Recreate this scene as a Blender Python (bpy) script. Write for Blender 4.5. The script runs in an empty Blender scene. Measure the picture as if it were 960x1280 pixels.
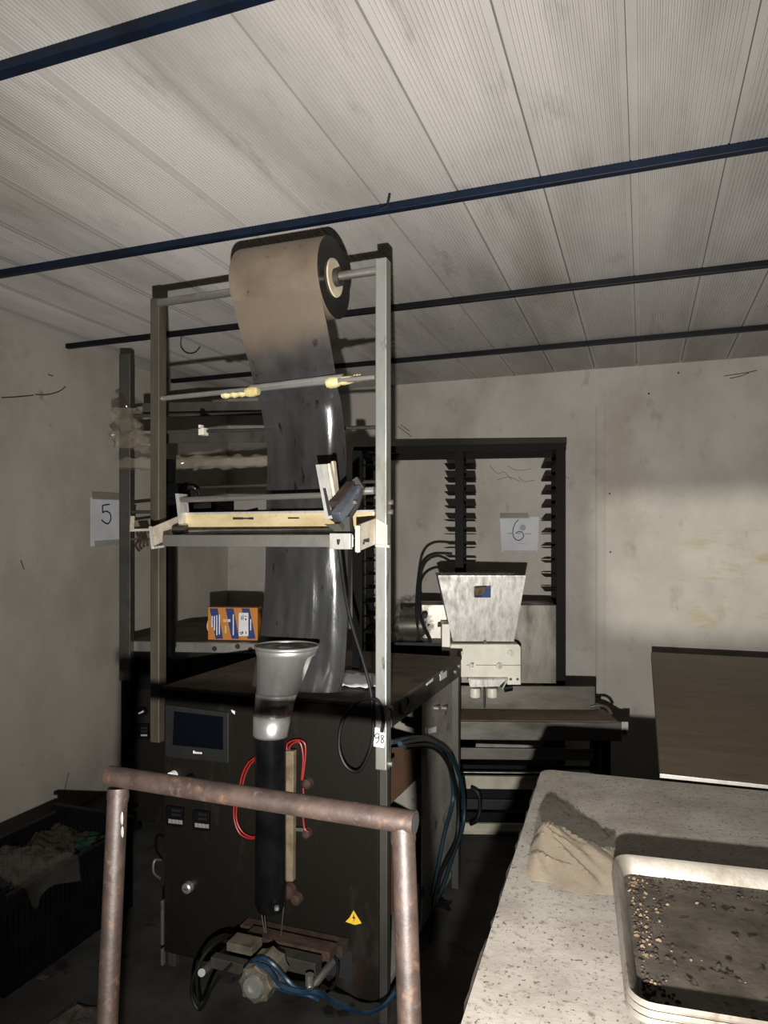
import bpy, bmesh, math, random
from mathutils import Vector, Matrix, noise
random.seed(7)
SC = bpy.context.scene
COL = SC.collection
R = math.radians

# ---------------------------------------------------------------- camera
FPX, CX, CY, CAMH = 885.0, 480.0, 672.0, 1.5
TH = math.atan(323 / 885.0)
CT, ST = math.cos(TH), math.sin(TH)
cd = bpy.data.cameras.new('camera'); cam = bpy.data.objects.new('camera', cd); COL.objects.link(cam)
cam.location = (0, 0, CAMH); cam.rotation_euler = (R(90), 0, TH)
cd.sensor_fit = 'AUTO'; cd.sensor_width = 36.0; cd.lens = FPX * 36 / 1280.0
cd.shift_y = (CY - 640) / 1280.0; cd.clip_start = 0.02
SC.camera = cam

# ---------------------------------------------------------------- world, dusk sun through the rear window, hand torch
w = bpy.data.worlds.new('world'); SC.world = w; w.use_nodes = True
w.node_tree.nodes['Background'].inputs[0].default_value = (0.55, 0.66, 0.80, 1)
w.node_tree.nodes['Background'].inputs[1].default_value = 0.25
sd = bpy.data.lights.new('low_sun', 'SUN'); sun = bpy.data.objects.new('low_sun', sd); COL.objects.link(sun)
sd.energy = 1.65; sd.angle = R(1.7); sd.color = (1.0, 0.98, 0.84)
sun.rotation_euler = Vector((0.0, math.cos(R(2)), -math.sin(R(2)))).to_track_quat('-Z', 'Y').to_euler()
td = bpy.data.lights.new('hand_torch', 'SPOT'); torch = bpy.data.objects.new('hand_torch', td); COL.objects.link(torch)
td.energy = 440; td.shadow_soft_size = 0.012; td.spot_size = R(112); td.spot_blend = 1.0; td.color = (1.0, 0.968, 0.925)
torch.location = (-0.03, -0.01, 1.225)
torch.rotation_euler = Vector((-0.28, 0.95, 0.16)).to_track_quat('-Z', 'Y').to_euler()
vs = SC.view_settings
vs.view_transform = 'Standard'; vs.look = 'None'; vs.gamma = 1.0; vs.use_curve_mapping = False; vs.exposure = 0.0

# ---------------------------------------------------------------- pixel -> place helpers (distance always from a plane the thing lies on)
def ray(x, y):
    X = (x - CX) / FPX
    return Vector((X * CT - ST, X * ST + CT, -(y - CY) / FPX))
O = Vector((0, 0, CAMH))
def onz(x, y, z):
    d = ray(x, y); t = (z - CAMH) / d.z; return O + d * t
def onv(x, y, v):
    d = ray(x, y); return O + d * (v / d.y)
def onu(x, y, u):
    d = ray(x, y); return O + d * (u / d.x)
def deep(x, y, Z):
    return O + ray(x, y) * Z
class Frame:
    def __init__(s, loc, rot):
        s.loc = Vector((loc[0], loc[1], loc[2] if len(loc) > 2 else 0)); s.rot = R(rot)
        s.M = Matrix.Translation(s.loc) @ Matrix.Rotation(s.rot, 4, 'Z'); s.I = s.M.inverted()
    def at(s, x, y, Y=None, X=None, Z=None):
        o = s.I @ O; d = s.I.to_3x3() @ ray(x, y)
        if Y is not None: t = (Y - o.y) / d.y
        elif X is not None: t = (X - o.x) / d.x
        else: t = (Z - o.z) / d.z
        return o + d * t
    def w(s, p): return s.M @ Vector(p)

# ---------------------------------------------------------------- materials
def lin(c):
    return tuple((v / 255 / 12.92 if v / 255 <= .04045 else ((v / 255 + .055) / 1.055) ** 2.4) for v in c)
def mk(name, c1, c2=None, scale=6, rough=.6, metal=0, bump=0, bscale=60, stretch=(1, 1, 1), lo=.4, hi=.65, spots=None, sscale=30,
       slo=.62, shi=.68, alpha=None, trans=0, rvar=0, spec=.5, detail=5, third=None):
    m = bpy.data.materials.new(name); m.use_nodes = True
    nt = m.node_tree; N = nt.nodes; L = nt.links; b = N['Principled BSDF']
    b.inputs['Roughness'].default_value = rough; b.inputs['Metallic'].default_value = metal
    b.inputs['Specular IOR Level'].default_value = spec
    a = (*lin(c1), 1); b.inputs['Base Color'].default_value = a
    tc = N.new('ShaderNodeTexCoord'); mp = N.new('ShaderNodeMapping'); mp.inputs['Scale'].default_value = stretch
    L.new(tc.outputs['Object'], mp.inputs['Vector'])
    last = None
    def nz(sc, det=detail, ro=.6):
        n = N.new('ShaderNodeTexNoise'); n.inputs['Scale'].default_value = sc; n.inputs['Detail'].default_value = det
        n.inputs['Roughness'].default_value = ro; L.new(mp.outputs['Vector'], n.inputs['Vector']); return n.outputs['Fac']
    def rmp(f, l, h):
        r = N.new('ShaderNodeMapRange'); r.inputs['From Min'].default_value = l; r.inputs['From Max'].default_value = h
        L.new(f, r.inputs['Value']); return r.outputs['Result']
    def mix(f, A, B):
        x = N.new('ShaderNodeMix'); x.data_type = 'RGBA'; L.new(f, x.inputs[0])
        if isinstance(A, tuple): x.inputs[6].default_value = A
        else: L.new(A, x.inputs[6])
        if isinstance(B, tuple): x.inputs[7].default_value = B
        else: L.new(B, x.inputs[7])
        return x.outputs[2]
    if c2:
        f = rmp(nz(scale), lo, hi); last = mix(f, a, (*lin(c2), 1))
        if rvar:
            rr = N.new('ShaderNodeMapRange'); rr.inputs['To Min'].default_value = rough; rr.inputs['To Max'].default_value = min(1, rough + rvar)
            L.new(f, rr.inputs['Value']); L.new(rr.outputs['Result'], b.inputs['Roughness'])
    if third:
        f = rmp(nz(third[1], 6, .7), third[2], third[3]); last = mix(f, last or a, (*lin(third[0]), 1))
    if spots:
        f = rmp(nz(sscale, 3), slo, shi); last = mix(f, last or a, (*lin(spots), 1))
    if last: L.new(last, b.inputs['Base Color'])
    if bump:
        bp = N.new('ShaderNodeBump'); bp.inputs['Strength'].default_value = bump; bp.inputs['Distance'].default_value = .01
        L.new(nz(bscale), bp.inputs['Height']); L.new(bp.outputs['Normal'], b.inputs['Normal'])
    if trans: b.inputs['Transmission Weight'].default_value = trans
    if alpha is not None: b.inputs['Alpha'].default_value = alpha
    return m
M = {}
M['ceil'] = mk('ceiling_pvc', (180, 176, 172), (146, 142, 137), 3.0, .55, 0, .05, 25, (1, .22, 1), .40, .70, (128, 120, 108), 1.6, .60, .80, third=((128, 124, 120), 9, .58, .80))
def vary(m, lo_, hi_):
    nt = m.node_tree; N = nt.nodes; L = nt.links; b = N['Principled BSDF']; src = b.inputs['Base Color'].links[0].from_socket
    oi = N.new('ShaderNodeObjectInfo'); mpn = [x for x in N if x.bl_idname == 'ShaderNodeMapping'][0]; L.new(oi.outputs['Location'], mpn.inputs['Location']); r = N.new('ShaderNodeMapRange'); r.inputs['To Min'].default_value = lo_; r.inputs['To Max'].default_value = hi_
    L.new(oi.outputs['Random'], r.inputs['Value']); h = N.new('ShaderNodeHueSaturation'); L.new(r.outputs[0], h.inputs['Value']); L.new(src, h.inputs['Color']); L.new(h.outputs[0], b.inputs['Base Color'])
vary(M['ceil'], .95, 1.13)
M['beam'] = mk('navy_paint', (9, 24, 44), (6, 14, 26), 9, .5, spec=.25)
M['beamd'] = mk('dark_paint', (17, 19, 22), (9, 10, 12), 9, .5, spec=.2)
M['wall'] = mk('plaster', (178, 173, 164), (158, 153, 146), 2.4, .85, 0, .25, 14, (1, 1, .7), .4, .68, (136, 128, 116), 8, .62, .84, third=((150, 138, 126), 1.6, .52, .8))
M['wallL'] = mk('plaster_dirty', (165, 159, 148), (146, 139, 128), 2.2, .88, 0, .35, 9, (1, 1, .8), .4, .68, (104, 92, 80), 5, .68, .78, third=((132, 114, 98), 1.6, .60, .78))
M['floor'] = mk('dirty_concrete', (52, 52, 48), (30, 30, 28), 5, .7, 0, .3, 20, spots=(16, 16, 15), sscale=7)
M['steel'] = mk('brushed_steel', (176, 174, 168), (128, 124, 116), 9, .34, .85, .04, 80, (1, 1, .5), rvar=.25, spots=(96, 86, 72), sscale=14, slo=.66, shi=.76)
M['steel_up'] = mk('worn_tube', (178, 180, 176), (140, 138, 128), 14, .38, .75, .05, 60, (1, 1, .35), rvar=.25, spots=(92, 92, 84), sscale=24, slo=.62, shi=.7)
M['steel_dark'] = mk('grimy_steel', (98, 96, 90), (58, 55, 50), 5, .42, .7, .08, 30, (1, 1, .5), .35, .7, rvar=.3, spots=(36, 28, 22), sscale=6, slo=.6, shi=.75)
M['panel'] = mk('cabinet_panel', (46, 42, 36), (23, 21, 18), 3.4, .36, .65, .06, 40, (1, 1, .45), .32, .7, rvar=.3, spots=(50, 33, 23), sscale=4.5, slo=.66, shi=.8, third=((76, 73, 65), 5, .54, .82))
M['topdust'] = mk('dusty_brown', (92, 77, 62), (58, 48, 38), 7, .75, .1, .15, 40, spots=(52, 40, 32), sscale=9, slo=.58, shi=.7)
M['mesa'] = mk('dark_worktop', (104, 87, 66), (84, 69, 52), 4, .6, .15, .05, 30, (1, 4, 1), .35, .7, spots=(62, 48, 36), sscale=7, slo=.64, shi=.74)
M['white'] = mk('speckled_white', (146, 140, 131), (124, 117, 108), 9, .7, 0, .08, 60, (1, 1, 1), .38, .68, (72, 63, 55), 140, .60, .68, third=((100, 91, 81), 60, .56, .70))
M['edge'] = mk('chipped_edge', (70, 60, 50), (34, 30, 26), 20, .8)
M['rust'] = mk('rusty_pipe', (54, 42, 36), (37, 28, 24), 30, .55, .2, .10, 60, (1, 1, 1), .38, .64, (80, 58, 44), 40, .60, .74, third=((80, 70, 64), 22, .60, .72))
M['rustd'] = mk('rusted_iron', (66, 46, 35), (38, 28, 22), 25, .85, .1, .4, 60)
M['black'] = mk('black_plastic', (13, 13, 14), (7, 7, 8), 10, .5, spec=.15)
M['blackr'] = mk('black_rack', (14, 12, 10), (8, 7, 7), 12, .6, 0, spec=.12)
M['rubber'] = mk('rubber', (15, 15, 16), None, rough=.5, spec=.3)
M['cream'] = mk('cream_aluminium', (206, 190, 150), (180, 160, 118), 10, .42, .3, .05, 60, (.5, 1, 1), spots=(110, 86, 52), sscale=16, slo=.66, shi=.76)
M['bracket'] = mk('pale_bracket', (206, 196, 180), (182, 170, 152), 22, .6, .2, .12, 120, spots=(120, 100, 84), sscale=45, slo=.66, shi=.74)
M['film_roll'] = mk('kraft_film', (122, 109, 94), (100, 88, 74), 7, .46, .15, .06, 30, (1, 1, 1), .36, .7, (66, 56, 46), 40, .66, .74)
M['film_side'] = mk('wound_film_edge', (26, 27, 29), (14, 15, 16), 9, .2, .3)
M['core'] = mk('card_core', (206, 192, 168), (176, 160, 136), 14, .8)
M['chrome'] = mk('polished_steel', (206, 205, 202), (160, 156, 150), 10, .30, .8, .04, 30, (1, 1, .4), rvar=.2)
M['tape'] = mk('yellow_tape', (214, 202, 150), (186, 168, 110), 20, .5, 0, .3, 70)
M['blueg'] = mk('blue_grey_tube', (118, 126, 138), (80, 86, 96), 12, .4, .6)
M['orange'] = mk('orange_print', (186, 120, 42), None, rough=.55)
M['blue'] = mk('blue_print', (26, 50, 110), None, rough=.55)
M['paper'] = mk('paper', (226, 226, 226), (208, 208, 208), 4, .8)
M['papergrey'] = mk('paper_grey', (202, 204, 208), (188, 190, 194), 4, .8)
M['ink'] = mk('ink', (28, 27, 30), None, rough=.7)
M['inkgrey'] = mk('grey_print', (158, 157, 160), None, rough=.8)
M['red'] = mk('red_wire', (138, 30, 27), None, rough=.45)
M['hose'] = mk('blue_hose', (22, 46, 66), (15, 32, 47), 20, .35)
M['hosed'] = mk('teal_hose', (20, 42, 50), None, rough=.35)
M['grimal'] = mk('grimy_cast_aluminium', (118, 112, 98), (84, 78, 66), 18, .5, .5, .1, 60)
M['hopper'] = mk('scuffed_aluminium', (204, 202, 196), (158, 155, 148), 45, .42, .55, .06, 90, (1, 1, .35), .35, .7, rvar=.2)
M['paleb'] = mk('pale_board', (168, 163, 146), (146, 140, 124), 8, .6)
M['sealm'] = mk('stained_bar', (128, 115, 93), (98, 84, 64), 20, .6, .2)
M['nylon'] = mk('white_nylon', (226, 222, 206), (206, 200, 182), 6, .4)
M['body'] = mk('body_steel', (140, 136, 127), (96, 92, 84), 8, .38, .7, .05, 50, (1, 1, .4), rvar=.2, spots=(84, 74, 62), sscale=6, slo=.6, shi=.72)
M['rail'] = mk('dull_rail', (112, 108, 100), (70, 67, 61), 9, .42, .65, .06, 40, (.4, 1, 1), .35, .7, rvar=.2)
M['steel_brown'] = mk('stained_tube', (104, 97, 84), (72, 66, 55), 10, .42, .6, .05, 60, (1, 1, .3), rvar=.2)
M['belt'] = mk('brown_belt', (104, 86, 68), (80, 64, 50), 8, .7)
M['card'] = mk('cardboard', (104, 72, 47), (86, 60, 40), 5, .85)
M['innerg'] = mk('grey_inner', (150, 146, 138), (122, 118, 110), 6, .6, .2, spots=(80, 66, 54), sscale=8, slo=.64, shi=.74)
M['screen'] = mk('lcd_screen', (8, 12, 18), (7, 10, 13), 3, .2, spec=.3)
M['bezel'] = mk('bezel', (34, 35, 34), (26, 27, 26), 6, .5, spec=.3)
M['yellow'] = mk('yellow_sticker', (226, 186, 52), None, rough=.5)
M['tray'] = mk('tray_alu', (150, 144, 134), (116, 108, 98), 12, .45, .6, .08, 60, rvar=.2, spots=(96, 74, 54), sscale=18, slo=.64, shi=.72)
M['traybed'] = mk('burnt_tray', (94, 87, 78), (64, 58, 50), 16, .5, .4, .2, 50, (1, 1, 1), .36, .66, (34, 26, 20), 38, .60, .66, third=((120, 112, 102), 24, .64, .76))
M['crumb'] = mk('crumbs', (46, 35, 26), (24, 18, 14), 40, .9)
M['lichen'] = mk('crust', (112, 96, 74), (72, 56, 40), 40, .9)
M['greenp'] = mk('green_bag', (14, 46, 38), None, rough=.3, alpha=.85)
def plastic(name, col, a=.45, rough=.18):
    m = mk(name, col, None, rough=rough, alpha=a, spec=.7); return m
M['bag'] = mk('bag_plastic', (132, 121, 105), (108, 97, 82), 5, .12, 0, .3, 14, alpha=.5, spec=.7)
M['bag'].node_tree.nodes['Principled BSDF'].inputs['Coat Weight'].default_value = 1.0; M['bag'].node_tree.nodes['Principled BSDF'].inputs['Coat Roughness'].default_value = .16
M['clear'] = plastic('clear_film', (104, 99, 90), .16, .07)
M['wrapclear'] = plastic('wrap_film', (150, 140, 124), .36, .10)
M['tapeclear'] = plastic('old_tape', (150, 142, 124), .5, .3)
M['brownfilm'] = plastic('brown_film', (70, 62, 52), .4, .14)
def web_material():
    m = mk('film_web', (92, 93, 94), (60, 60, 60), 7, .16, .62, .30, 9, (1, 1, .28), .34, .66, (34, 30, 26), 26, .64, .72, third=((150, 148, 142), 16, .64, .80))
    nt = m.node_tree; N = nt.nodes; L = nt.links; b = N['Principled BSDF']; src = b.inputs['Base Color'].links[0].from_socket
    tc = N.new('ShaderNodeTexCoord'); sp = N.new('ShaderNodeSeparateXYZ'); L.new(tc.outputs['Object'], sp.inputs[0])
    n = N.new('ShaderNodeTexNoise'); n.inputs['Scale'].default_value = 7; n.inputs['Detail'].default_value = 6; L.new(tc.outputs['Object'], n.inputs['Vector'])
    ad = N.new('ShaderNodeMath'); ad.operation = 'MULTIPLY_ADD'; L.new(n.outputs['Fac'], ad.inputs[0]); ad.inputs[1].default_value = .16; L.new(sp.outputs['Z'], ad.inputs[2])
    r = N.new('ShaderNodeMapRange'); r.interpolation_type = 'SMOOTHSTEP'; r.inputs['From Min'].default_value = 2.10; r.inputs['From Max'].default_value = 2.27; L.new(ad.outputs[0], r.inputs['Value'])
    x = N.new('ShaderNodeMix'); x.data_type = 'RGBA'; L.new(r.outputs[0], x.inputs[0]); L.new(src, x.inputs[6]); x.inputs[7].default_value = (*lin((110, 98, 84)), 1)  # lighter brown near the roll paints in the upper web's brighter reflection
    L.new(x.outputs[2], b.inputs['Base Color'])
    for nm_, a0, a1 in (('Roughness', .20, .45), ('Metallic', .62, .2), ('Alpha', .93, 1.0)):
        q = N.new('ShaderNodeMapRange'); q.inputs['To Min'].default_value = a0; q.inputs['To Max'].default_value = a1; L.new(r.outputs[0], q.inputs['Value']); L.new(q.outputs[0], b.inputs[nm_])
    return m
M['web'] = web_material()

# ---------------------------------------------------------------- mesh builder
class MB:
    def __init__(s): s.v = []; s.f = []
    def add(s, vs, fs):
        o = len(s.v); s.v += [Vector(p) for p in vs]; s.f += [tuple(i + o for i in f) for f in fs]; return s
    def box(s, x0, x1, y0, y1, z0, z1):
        x0, x1 = min(x0, x1), max(x0, x1); y0, y1 = min(y0, y1), max(y0, y1); z0, z1 = min(z0, z1), max(z0, z1)
        return s.add([(x0, y0, z0), (x1, y0, z0), (x1, y1, z0), (x0, y1, z0), (x0, y0, z1), (x1, y0, z1), (x1, y1, z1), (x0, y1, z1)],
                     [(0, 3, 2, 1), (4, 5, 6, 7), (0, 1, 5, 4), (1, 2, 6, 5), (2, 3, 7, 6), (3, 0, 4, 7)])
    def bar(s, a, b, wx, wy, up=(0, 0, 1)):
        a = Vector(a); b = Vector(b); d = (b - a).normalized(); u = Vector(up)
        if abs(d.dot(u)) > .98: u = Vector((0, 1, 0))
        e = d.cross(u).normalized(); g = e.cross(d).normalized()
        vs = []
        for p in (a, b):
            for (i, j) in ((-1, -1), (1, -1), (1, 1), (-1, 1)): vs.append(p + e * (i * wx / 2) + g * (j * wy / 2))
        return s.add(vs, [(0, 1, 2, 3), (7, 6, 5, 4), (0, 4, 5, 1), (1, 5, 6, 2), (2, 6, 7, 3), (3, 7, 4, 0)])
    def tube(s, pts, r, n=10, cap=True):
        pts = [Vector(p) for p in pts]; k = len(pts)
        rs = r if isinstance(r, (list, tuple)) else [r] * k
        tang = [(pts[min(i + 1, k - 1)] - pts[max(i - 1, 0)]).normalized() for i in range(k)]
        u = Vector((0, 0, 1)) if abs(tang[0].z) < .9 else Vector((1, 0, 0))
        e = tang[0].cross(u).normalized(); vs = []
        for i in range(k):
            e = (e - tang[i] * e.dot(tang[i])).normalized(); g = tang[i].cross(e)
            for q in range(n):
                a = 2 * math.pi * q / n; vs.append(pts[i] + e * (math.cos(a) * rs[i]) + g * (math.sin(a) * rs[i]))
        fs = []
        for i in range(k - 1):
            for q in range(n): fs.append((i * n + q, i * n + (q + 1) % n, (i + 1) * n + (q + 1) % n, (i + 1) * n + q))
        if cap: fs.append(tuple(range(n - 1, -1, -1))); fs.append(tuple(range((k - 1) * n, k * n)))
        return s.add(vs, fs)
    def loft(s, rings, cap0=True, cap1=True):
        n = len(rings[0]); vs = [p for r in rings for p in r]; fs = []
        for i in range(len(rings) - 1):
            for q in range(n): fs.append((i * n + q, i * n + (q + 1) % n, (i + 1) * n + (q + 1) % n, (i + 1) * n + q))
        if cap0: fs.append(tuple(range(n - 1, -1, -1)))
        if cap1: fs.append(tuple(range((len(rings) - 1) * n, len(rings) * n)))
        return s.add(vs, fs)
    def prism(s, poly, off):
        off = Vector(off); n = len(poly); a = [Vector(p) for p in poly]; b = [p + off for p in a]
        return s.add(a + b, [tuple(range(n - 1, -1, -1)), tuple(range(n, 2 * n))] + [(i, (i + 1) % n, n + (i + 1) % n, n + i) for i in range(n)])
    def grid(s, P):
        nr, nc = len(P), len(P[0]); vs = [p for r in P for p in r]
        return s.add(vs, [(i * nc + j, i * nc + j + 1, (i + 1) * nc + j + 1, (i + 1) * nc + j) for i in range(nr - 1) for j in range(nc - 1)])
    def mesh(s, name, m, smooth=False):
        me = bpy.data.meshes.new(name); me.from_pydata([tuple(p) for p in s.v], [], s.f)
        bm = bmesh.new(); bm.from_mesh(me); bmesh.ops.recalc_face_normals(bm, faces=bm.faces); bm.to_mesh(me); bm.free()
        me.materials.append(m if not isinstance(m, str) else M[m])
        if smooth:
            me.polygons.foreach_set('use_smooth', [True] * len(me.polygons))
            try: me.set_sharp_from_angle(angle=R(38))
            except Exception: pass
        return me
    def build(s, name, m, parent=None, smooth=False, bevel=0, solid=0, sub=0):
        return put(name, s.mesh(name, m, smooth), parent, bevel, solid, sub)
def put(name, me, parent=None, bevel=0, solid=0, sub=0):
    o = bpy.data.objects.new(name, me); COL.objects.link(o)
    if parent: o.parent = parent
    if sub: md = o.modifiers.new('sub', 'SUBSURF'); md.levels = sub; md.render_levels = sub
    if solid: md = o.modifiers.new('solid', 'SOLIDIFY'); md.thickness = solid; md.offset = 0
    if bevel:
        md = o.modifiers.new('bevel', 'BEVEL'); md.width = bevel; md.segments = 2; md.limit_method = 'ANGLE'
    return o
def tag(o, label=None, cat=None, group=None, kind=None):
    if label: o['label'] = label
    if cat: o['category'] = cat
    if group: o['group'] = group
    if kind: o['kind'] = kind
    return o
def thing(name, fr, label, cat, group=None):
    o = bpy.data.objects.new(name, None); COL.objects.link(o); o.empty_display_size = .1
    o.location = fr.loc; o.rotation_euler = (0, 0, fr.rot); return tag(o, label, cat, group)
def circ(c, r, n=20, ax='z', ry=None):
    ry = ry or r; out = []
    for i in range(n):
        a = 2 * math.pi * i / n; p, q = math.cos(a) * r, math.sin(a) * ry
        out.append(Vector(c) + (Vector((p, q, 0)) if ax == 'z' else Vector((p, 0, q)) if ax == 'y' else Vector((0, p, q))))
    return out
def spline(pts, n=8):
    P = [Vector(p) for p in pts]; out = []
    for i in range(len(P) - 1):
        p0, p1, p2, p3 = P[max(i - 1, 0)], P[i], P[i + 1], P[min(i + 2, len(P) - 1)]
        for k in range(n):
            t = k / n
            out.append(.5 * ((2 * p1) + (p2 - p0) * t + (2 * p0 - 5 * p1 + 4 * p2 - p3) * t * t + (3 * p1 - p0 - 3 * p2 + p3) * t ** 3))
    out.append(P[-1]); return out
def nvec(p):
    return Vector((noise.noise(p + Vector((9.3, -1.5, -7.9))), noise.noise(p), noise.noise(p + Vector((6.3, 11.2, -3.4)))))
def crumple(P, amp, sc, seed=0):
    return [[p + nvec(p * sc + Vector((seed, seed * 2, 0))) * amp for p in r] for r in P]

# ================================================================= THE SETTING
CH = 2.56; UL, UR, VB, VR = -2.96, 2.3, 4.65, -1.6
def struct(o, label=None): return tag(o, label, None, None, 'structure')
struct(MB().box(UL - .1, UR + .1, VR - .1, VB + .1, -.1, 0).build('floor', 'floor'), 'dark dirty concrete floor')
struct(MB().box(UL - .12, UL, VR - .1, VB + .1, 0, CH + .1).build('wall_left', 'wallL'), 'stained grey plaster wall')
struct(MB().box(UR, UR + .12, VR - .1, VB + .1, 0, CH + .1).build('wall_right', 'wallL'))
# back wall with a shallow plastered-over strip
def back_wall_material():
    m = M['wall'].copy(); m.name = 'plaster_back'; nt = m.node_tree; N = nt.nodes; L = nt.links; b = N['Principled BSDF']
    src = b.inputs['Base Color'].links[0].from_socket
    tc = N.new('ShaderNodeTexCoord'); sp = N.new('ShaderNodeSeparateXYZ'); L.new(tc.outputs['Object'], sp.inputs[0])
    def mr(s, a, c_, d=0, e=1):
        r = N.new('ShaderNodeMapRange'); r.interpolation_type = 'SMOOTHSTEP'
        for k, v in zip(('From Min', 'From Max', 'To Min', 'To Max'), (a, c_, d, e)): r.inputs[k].default_value = v
        L.new(s, r.inputs['Value']); return r.outputs['Result']
    def mul(a, c_):
        x = N.new('ShaderNodeMath'); x.operation = 'MULTIPLY'; L.new(a, x.inputs[0]); L.new(c_, x.inputs[1]); return x.outputs[0]
    mp = N.new('ShaderNodeMapping'); mp.inputs['Scale'].default_value = (1.0, 1, 3.2); L.new(tc.outputs['Object'], mp.inputs[0])
    n = N.new('ShaderNodeTexNoise'); n.inputs['Scale'].default_value = 2.6; n.inputs['Detail'].default_value = 7; n.inputs['Roughness'].default_value = .72
    L.new(mp.outputs[0], n.inputs['Vector'])
    st = mul(mul(mr(n.outputs['Fac'], .48, .66), mr(sp.outputs['X'], .05, .45)), mul(mr(sp.outputs['Z'], .8, 1.0), mr(sp.outputs['Z'], 1.62, 1.42)))
    x = N.new('ShaderNodeMix'); x.data_type = 'RGBA'; L.new(st, x.inputs[0]); L.new(src, x.inputs[6]); x.inputs[7].default_value = (*lin((160, 148, 120)), 1)
    L.new(x.outputs[2], b.inputs['Base Color']); return m
M['wallB'] = back_wall_material()
bw = struct(MB().box(UL - .1, UR + .1, VB, VB + .12, 0, CH + .1).build('wall_back', 'wallB'), 'mottled off-white plaster wall with yellow damp stains')
p0 = onv(744, 500, VB); p1 = onv(757, 500, VB)
MB().prism([(p0.x, VB, .5), (p0.x + .012, VB - .006, .5), (p1.x - .012, VB - .006, .5), (p1.x, VB, .5)], (0, 0, 1.83)).build('plaster_strip', 'wallB', bw)
# rear wall (behind the photographer) with the window the low sun comes through
WX0, WX1, WZ0, WZ1 = -.30, 1.35, 1.10, 2.02
rw = MB()
rw.box(UL - .1, WX0, VR - .12, VR, 0, CH + .1).box(WX1, UR + .1, VR - .12, VR, 0, CH + .1).box(WX0, WX1, VR - .12, VR, 0, WZ0).box(WX0, WX1, VR - .12, VR, WZ1, CH + .1)
struct(rw.build('wall_rear', 'wallL'))
wf = MB()
for a in ((WX0, WX0 + .04, WZ0, WZ1), (WX1 - .04, WX1, WZ0, WZ1), (WX0 + .04, WX1 - .04, WZ0, WZ0 + .04), (WX0 + .04, WX1 - .04, WZ1 - .04, WZ1)):
    wf.box(a[0], a[1], VR - .1, VR - .05, a[2], a[3])
struct(wf.build('window_1', 'beamd'), 'dark framed open window')
# ceiling: boarded with ribbed plastic panels, each its own piece
cl = struct(MB().box(UL - .1, UR + .1, VR - .1, VB + .1, CH + .018, CH + .1).build('ceiling', 'ceil'), 'ceiling boarded with ribbed off-white plastic panels')
PW = .25; prof = [(-.0005, .014), (.0032, .014), (.0036, 0), (.022, 0)]
nr = 20; x0, x1 = .0225, .2380; dx = (x1 - x0) / nr
for i in range(nr):
    a = x0 + i * dx; prof += [(a + dx * .08, .0034), (a + dx * .38, .0034), (a + dx * .48, 0), (a + dx * .98, 0)]
prof += [(.2480, 0), (.2495, .014)]
ys = [VR, VB]
pm = MB(); k = len(prof)
pm.add([(x, y, z) for y in ys for (x, z) in prof], [(i, i + 1, k + i + 1, k + i) for i in range(k - 1)])
pmesh = pm.mesh('ceiling_panel', 'ceil')
u = -.032 - 12 * PW; 
while u < UR:
    if u > UL - PW:
        o = put('ceiling_panel', pmesh, cl); o.location = (u, 0, CH + random.uniform(-.0012, .0012)); o.rotation_euler = (0, random.uniform(-.003, .003), 0)
    u += PW
for i, (px, py, mt) in enumerate(((0, 102, 'beam'), (480, 269, 'beam'), (490, 390, 'beamd'), (490, 455, 'beamd'))):
    v = onz(px, py, CH - .026).y
    o = MB().box(UL, UR, v - .026, v, CH - .026, CH - .0005).build('trim_%d' % (i + 1), mt, bevel=.002)
    struct(o, ['navy painted steel ceiling batten nearest the rear window', 'navy painted steel ceiling batten above the film roll', 'thin dark steel ceiling batten', 'thin dark steel ceiling batten by the back wall'][i])
# cracks and scrapes in the plaster, screw holes
def scrape(wall, fn_, lines, r=.0022):
    d = MB()
    for l_ in lines: d.tube(spline([fn_(*p_) for p_ in l_], 4), r, 4)
    d.build('crack', 'edge', wall)
gB = lambda x, y: onv(x, y, VB - .0004)
gL = lambda x, y: onu(x, y, UL + .0004)
scrape(bpy.data.objects['wall_back'], gB, [[(905, 470), (918, 468), (932, 466), (946, 463)], [(912, 473), (926, 470), (936, 466)], [(498, 533), (507, 540), (515, 546)], [(501, 531), (512, 539)]], .0022)
scrape(bpy.data.objects['wall_back'], gB, [[(612, 582), (622, 592), (630, 590), (640, 600)], [(622, 600), (636, 596), (650, 602)], [(634, 582), (646, 588), (664, 586)], [(648, 596), (656, 602), (668, 600)], [(700, 594), (712, 598)]], .0012)
scrape(bpy.data.objects['wall_left'], gL, [[(2, 497), (20, 496), (42, 494)], [(44, 493), (60, 493), (74, 489), (82, 483)], [(60, 468), (66, 470)], [(80, 992), (83, 978), (86, 966)], [(26, 700), (30, 712)]], .003)
for (x, y) in ((848, 466), (811, 492), (762, 617), (763, 690)):
    p_ = gB(x, y); MB().loft([circ(p_, .006, 8, 'y'), circ(p_ + Vector((0, -.001, 0)), .005, 8, 'y')]).build('screw_hole', 'ink', bpy.data.objects['wall_back'])
bt = [onz(x, y, CH - .03) for x, y in ((491, 254), (484, 258), (476, 262))]
tag(MB().tube([bt[0] + Vector((.0, -.03, .012)), bt[1], bt[2]], .004, 6).build('bent_nail', 'ink'), 'bent nail sticking out of the navy batten', 'nail')
wp = [onz(x, y, CH - .02) for x, y in ((228, 420), (226, 432), (233, 441), (243, 441), (250, 434))]
tag(MB().tube(spline([wp[0] + Vector((0, 0, .019))] + wp[1:], 6), .0028, 5).build('loose_wire', 'ink'), 'short loose dark wire hanging from the ceiling', 'wire')

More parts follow.
